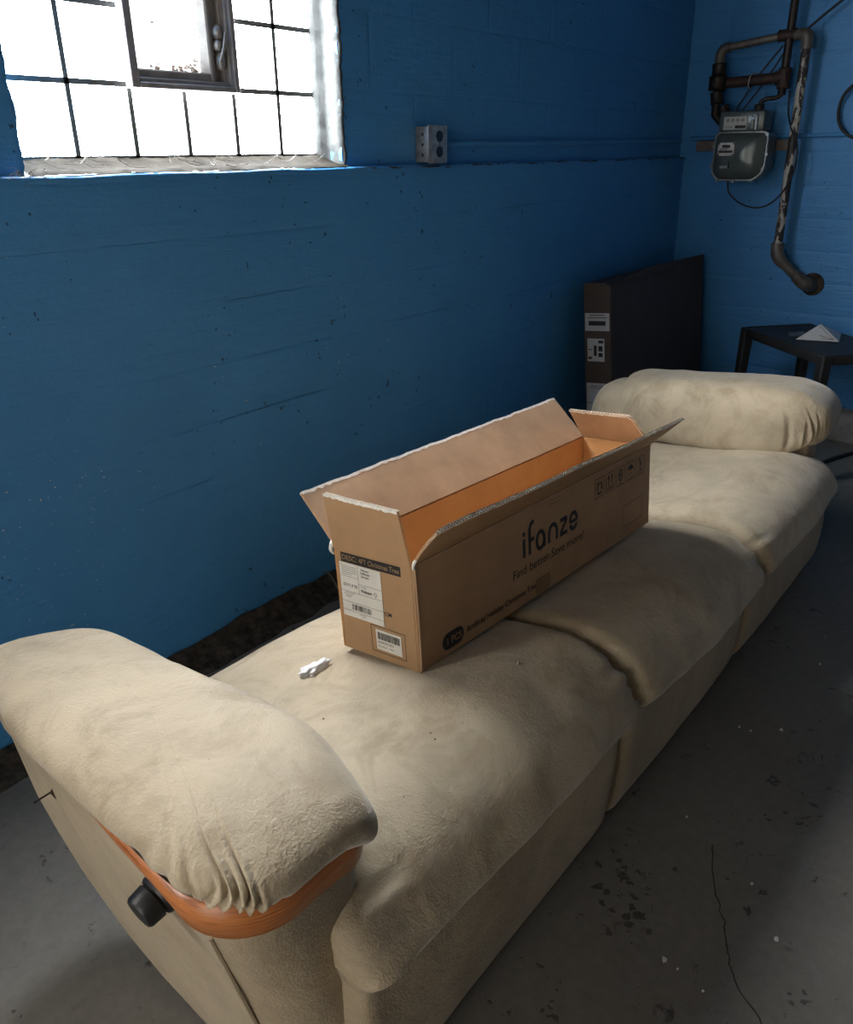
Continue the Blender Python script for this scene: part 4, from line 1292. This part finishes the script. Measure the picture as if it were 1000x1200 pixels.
fitting((4.458, 1.655, 1.60), (4.458, 1.640, 1.565), .030)
pp(tube_obj('cross_pipe', [(4.48, 1.66, 1.703), (4.49, 1.53, 1.709), (4.50, 1.41, 1.715)], .024, RUST, None, 14))
fitting((4.50, 1.435, 1.713), (4.50, 1.372, 1.717), .032, RUST)
fitting((4.50, 1.392, 1.755), (4.50, 1.392, 1.665), .031, RUST)
pp(tube_obj('outlet_elbow', [(4.50, 1.392, 1.67), (4.498, 1.396, 1.640), (4.49, 1.42, 1.628), (4.485, 1.455, 1.626), (4.478, 1.478, 1.612), (4.475, 1.482, 1.575)], .010, IRON, None, 10, 4))
fitting((4.475, 1.482, 1.602), (4.475, 1.482, 1.568), .024)
# seal wire
pp(tube_obj('seal_wire', [(4.47, 1.535, 1.672), (4.462, 1.545, 1.685), (4.46, 1.540, 1.725), (4.468, 1.525, 1.738), (4.485, 1.515, 1.735)], .0025, METER_R, None, 6, 4))

peel = empty('peeling_pipe', (4.50, 1.31, .90))
tag(peel, 'upright pipe with peeling white paint bending into the far wall', 'pipe')
def pq(o):
    o.parent = peel; o.matrix_parent_inverse = Matrix.Translation((-4.50, -1.31, -.90)); return o
pq(tube_obj('pipe_shaft', [(4.50, 1.312, 1.865), (4.50, 1.308, 1.5), (4.50, 1.302, .945)], .021, mat_peel(), None, 16))
pq(tube_obj('top_elbow', [(4.505, 1.372, 1.888), (4.502, 1.335, 1.890), (4.50, 1.314, 1.876), (4.50, 1.312, 1.842)], [.022, .027, .029, .026], GREYP, None, 14, 4))
pq(tube_obj('coupling', [(4.50, 1.312, 1.842), (4.50, 1.312, 1.828)], .029, GREYP, None, 14))
pq(tube_obj('lower_elbow', [(4.50, 1.302, .965), (4.50, 1.301, .925), (4.505, 1.285, .892), (4.515, 1.262, .868)], [.028, .032, .032, .028], GREYP, None, 14, 4))
pq(tube_obj('coupling', [(4.498, 1.302, .968), (4.498, 1.302, .955)], .033, GREYP, None, 14))
pq(tube_obj('slant_pipe', [(4.51, 1.270, .876), (4.54, 1.19, .800)], .024, GREYP, None, 14))
pq(tube_obj('wall_elbow', [(4.535, 1.203, .812), (4.548, 1.170, .784), (4.575, 1.148, .768), (4.625, 1.142, .762)], [.029, .034, .036, .034], GREYP, None, 14, 4))
bm = bmesh.new(); tube(bm, [(4.611, 1.135, .765), (4.6145, 1.135, .765), (4.622, 1.135, .765)], [.050, .056, .058], 20); pq(bm_obj('wall_hole', bm, DIRT, None, True))

# mounting batten behind the meter
bat = box('wood_batten', (4.565, 1.335, 1.396), (4.606, 1.812, 1.446), WOODBAR, None, .004)
tag(bat, 'short grey wooden batten fixed to the wall behind the gas meter', 'batten')
# conduits
con = tube_obj('wall_conduit', [(4.598, 1.86, 1.458), (4.598, 1.2, 1.463), (4.598, .2, 1.467), (4.598, -1.1, 1.47)], .009, BLUE, None, 10)
tag(con, 'thin blue painted conduit running along the far wall past the peeling pipe', 'conduit')
# cables
def cable(pts, r, label, n=8):
    o = tube_obj('black_cable', pts, r, CABLE, None, 8, n); tag(o, label, 'cable'); return o
cable([(4.44, 1.578, 1.262), (4.45, 1.565, 1.200), (4.47, 1.50, 1.148), (4.48, 1.41, 1.135), (4.475, 1.33, 1.185), (4.468, 1.272, 1.30), (4.470, 1.275, 1.42), (4.475, 1.31, 1.48), (4.54, 1.36, 1.56), (4.545, 1.372, 1.66)], .0042, 'black cable hanging in a loop under the gas meter')
cable([(4.53, 1.42, 1.86), (4.52, 1.34, 1.90), (4.54, 1.26, 1.97), (4.56, 1.17, 2.04), (4.58, 1.05, 2.12)], .0055, 'black cable rising to the right beside the gas riser')
cable([(4.52, 1.425, 1.85), (4.50, 1.52, 1.72), (4.49, 1.60, 1.58)], .0042, 'left of two thin slanting cables above the meter', 4)
cable([(4.52, 1.405, 1.84), (4.50, 1.47, 1.72), (4.49, 1.565, 1.58)], .0042, 'right of two thin slanting cables above the meter', 4)
cable([(4.585 + .006 * (k % 2), 1.025 + .122 * cos(radians(90 + k * 30)), 1.572 + .128 * sin(radians(90 + k * 30))) for k in range(14)], .0075, 'thick black cable coiled in a ring on the far wall')
fc = tube_obj('floor_cord', [(3.98, .86, .012), (4.08, .83, .010), (4.22, .79, .010), (4.35, .735, .010), (4.5, .62, .010)], .009, CABLE, None, 8, 4)
tag(fc, 'dark cord lying on the floor beyond the far armrest', 'cord')

# ================================================================== OUTLET AND CONDUIT ON WINDOW WALL
out = empty('outlet_box', (2.40, WU, 1.43))
tag(out, 'metal surface outlet box mounted on the blue wall beside the window', 'outlet')
def oo(o):
    o.parent = out; o.matrix_parent_inverse = Matrix.Translation((-2.40, -WU, -1.43)); return o
YO = 1.862
oo(box('outlet_body', (2.362, YO, 1.376), (2.452, WU + .002, 1.487), STEEL, None, .004, 2))
for k in range(3): oo(box('knockout', (2.3605, YO + .022, 1.395 + k * .032), (2.3625, YO + .030, 1.403 + k * .032), INK))
pt_ = oo(box('cover_plate', (2.356, YO - .005, 1.372), (2.458, YO, 1.491), STEEL, None, .004, 2))
for z in (1.4565, 1.4085):
    bm = bmesh.new(); pts = arc(2.415, z, .0185, .0175, 0, 360, 20)
    tube(bm, [(2.415, YO - .004, z), (2.415, YO - .0065, z)], .0178, 18)
    rc = oo(bm_obj('receptacle', bm, BLACKP, None, False))
bm = bmesh.new(); tube(bm, [(2.415, YO - .004, 1.4325), (2.415, YO - .007, 1.4325)], .0035, 8); oo(bm_obj('screw', bm, METER_R, None))
cd = tube_obj('wall_conduit', [(2.456, 1.899, 1.432), (3.2, 1.899, 1.438), (4.0, 1.899, 1.444), (4.56, 1.899, 1.449)], .0105, BLUE, None, 12)
tag(cd, 'blue painted conduit running from the outlet box to the corner', 'conduit')

# ================================================================== SMALL DEBRIS
def seat_z(x, y):
    best = min(prof_pts[15:70], key=lambda p: abs(p.y - y)); return best.z + seat_drop(x) + .008
def blob(name, c, s, mat, seed, flat=.5, n=1):
    bm = bmesh.new(); bmesh.ops.create_icosphere(bm, subdivisions=n, radius=1)
    for v in bm.verts:
        k = 1 + .45 * noise.noise(v.co * 1.7 + Vector((seed, 0, 0)))
        v.co = Vector((c[0] + v.co.x * s * k, c[1] + v.co.y * s * k * .8, c[2] + v.co.z * s * flat * k))
    return bm_obj(name, bm, mat, None)
# crumpled tissue
bm = bmesh.new(); cx_, cy_ = .935, 1.050
cz_ = seat_z(cx_, cy_)
bmesh.ops.create_icosphere(bm, subdivisions=4, radius=1)
for v in bm.verts:
    q = v.co.copy(); k = 1 + .55 * noise.noise(q * 2.2 + Vector((3, 1, 0))) + .35 * abs(noise.noise(q * 5.5))
    e = max(0, q.x) ** 2
    v.co = Vector((cx_ + q.x * .026 * k + e * .016, cy_ + q.y * .014 * k - e * .004, cz_ + .006 + q.z * .009 * k + e * .004))
tag(bm_obj('tissue', bm, TISSUE, None, True), 'crumpled white tissue on the near seat beside the cardboard box', 'tissue')
crumbs = [((1.012, .789), .006), ((1.061, .779), .003), ((1.064, .761), .0022), ((1.091, .730), .002), ((1.186, .719), .0036), ((1.162, .703), .004), ((1.30, .72), .0025), ((1.52, .70), .0025), ((1.60, .62), .0025), ((1.78, .64), .0022)]
for k, ((x, y), s) in enumerate(crumbs):
    tag(blob('plaster_crumb', (x, y, seat_z(x, y) + s * .4), s, CRUMB, k * 3.1, .8), 'tiny pale plaster crumb on a sofa seat in front of the box', 'crumb', 'pale crumbs on the seats')
rng = random.Random(77)
for k in range(70):
    i = rng.choice([0, 0, 0, 1, 2, 2, 2])
    x = rng.uniform(SEATX[i][0] + .06, SEATX[i][1] - .05); y = rng.uniform(.62, 1.18); s = rng.uniform(.0012, .0030)
    tag(blob('dark_speck', (x, y, seat_z(x, y) + s * .3), s, CRUMB_D, k * 1.7, .6), 'tiny dark speck of grit on the %s sofa seat' % ('near', 'middle', 'far')[i], 'grit', 'dark grit on the %s seat' % ('near', 'middle', 'far')[i])
# paint chips on the floor
for k in range(46):
    x = rng.uniform(.75, 3.6); y = rng.uniform(-.25, .46); s = rng.uniform(.0025, .0075)
    vs = []; m = 6
    for q in range(m):
        a = 2 * pi * q / m; r_ = s * rng.uniform(.5, 1.2); vs.append((x + r_ * cos(a), y + r_ * sin(a) * .8, .0012 + rng.random() * .002))
    vs += [(a, b, c + .0012) for a, b, c in vs]
    fs = [tuple(range(m - 1, -1, -1)), tuple(range(m, 2 * m))] + [(q, (q + 1) % m, m + (q + 1) % m, m + q) for q in range(m)]
    tag(mesh_obj('paint_chip', vs, fs, CHIP), 'tiny white paint chip on the concrete floor in front of the sofa', 'paint chip', 'paint chips on the floor')
# crack across the floor
cr = [(.80, .20), (.86, .16), (.93, .135), (1.00, .09), (1.05, .10), (1.10, .135), (1.15, .20), (1.20, .235), (1.27, .27), (1.36, .325), (1.45, .36)]
pts = [Vector((x + .006 * N((i, 1, 1), 3), y, 0)) for i, (x, y) in enumerate(cr)]
pts = catmull(pts, 8); vs = []; fs = []
for i, p in enumerate(pts):
    j = Vector((N((i * .6, 2, 0)), N((i * .6, 5, 0)), 0)) * .006
    w_ = .0011 + .0007 * N((i * .4, 9, 0))
    vs += [p + j + Vector((-w_, w_, .0006)), p + j + Vector((w_, -w_, .0006))]
for i in range(len(pts) - 1): fs.append((2 * i, 2 * i + 1, 2 * i + 3, 2 * i + 2))
crk = mesh_obj('crack', vs, fs, CRACK, bpy.data.objects['floor'])
# dark stains soaked into the concrete
rng = random.Random(31)
spots = [(1.28, .50, .02, 5), (1.33, .50, .016, 4), (1.22, .46, .035, 14), (1.16, .45, .03, 10), (1.12, .42, .022, 8), (.98, .52, .02, 5), (.93, .47, .018, 4), (.90, .45, .02, 5), (1.35, .225, .022, 2),
         (1.40, .30, .014, 3), (1.62, .28, .02, 4), (1.75, .24, .022, 6), (1.02, .33, .012, 3), (1.20, .12, .018, 4), (1.1, .04, .02, 3), (.55, 1.5, .02, 3), (.30, 1.2, .015, 3)]
for (cx_, cy_, r_, n_) in spots:
    for k in range(n_):
        x = cx_ + rng.gauss(0, r_); y = cy_ + rng.gauss(0, r_); s_ = r_ * rng.uniform(.05, .34) * (2.2 if n_ <= 2 else 1)
        a0 = rng.random() * 6; vs = []; m = 28
        for q in range(m):
            a = 2 * pi * q / m; k_ = s_ * max(.25, 1 + .8 * N((cos(a) * 1.3 + x * 40, sin(a) * 1.3 + y * 40, k)) + .5 * N((cos(a) * 4 + x * 40, sin(a) * 4, k)))
            u_, v_ = k_ * cos(a) * 1.1, k_ * sin(a) * .8
            vs.append((x + u_ * cos(a0) - v_ * sin(a0), y + u_ * sin(a0) + v_ * cos(a0), .0004 + .00002 * k))
        mesh_obj('stain', vs, [tuple(range(m))], STAIN, bpy.data.objects['floor'])
# bent wire standing behind the sofa
wr = tube_obj('bent_wire', [(1.70, 1.68, .0), (1.695, 1.72, .05), (1.69, 1.77, .12), (1.67, 1.775, .135)], .003, GREYP, None, 6, 4)
tag(wr, 'thin bent wire standing behind the sofa near the cardboard box', 'wire')
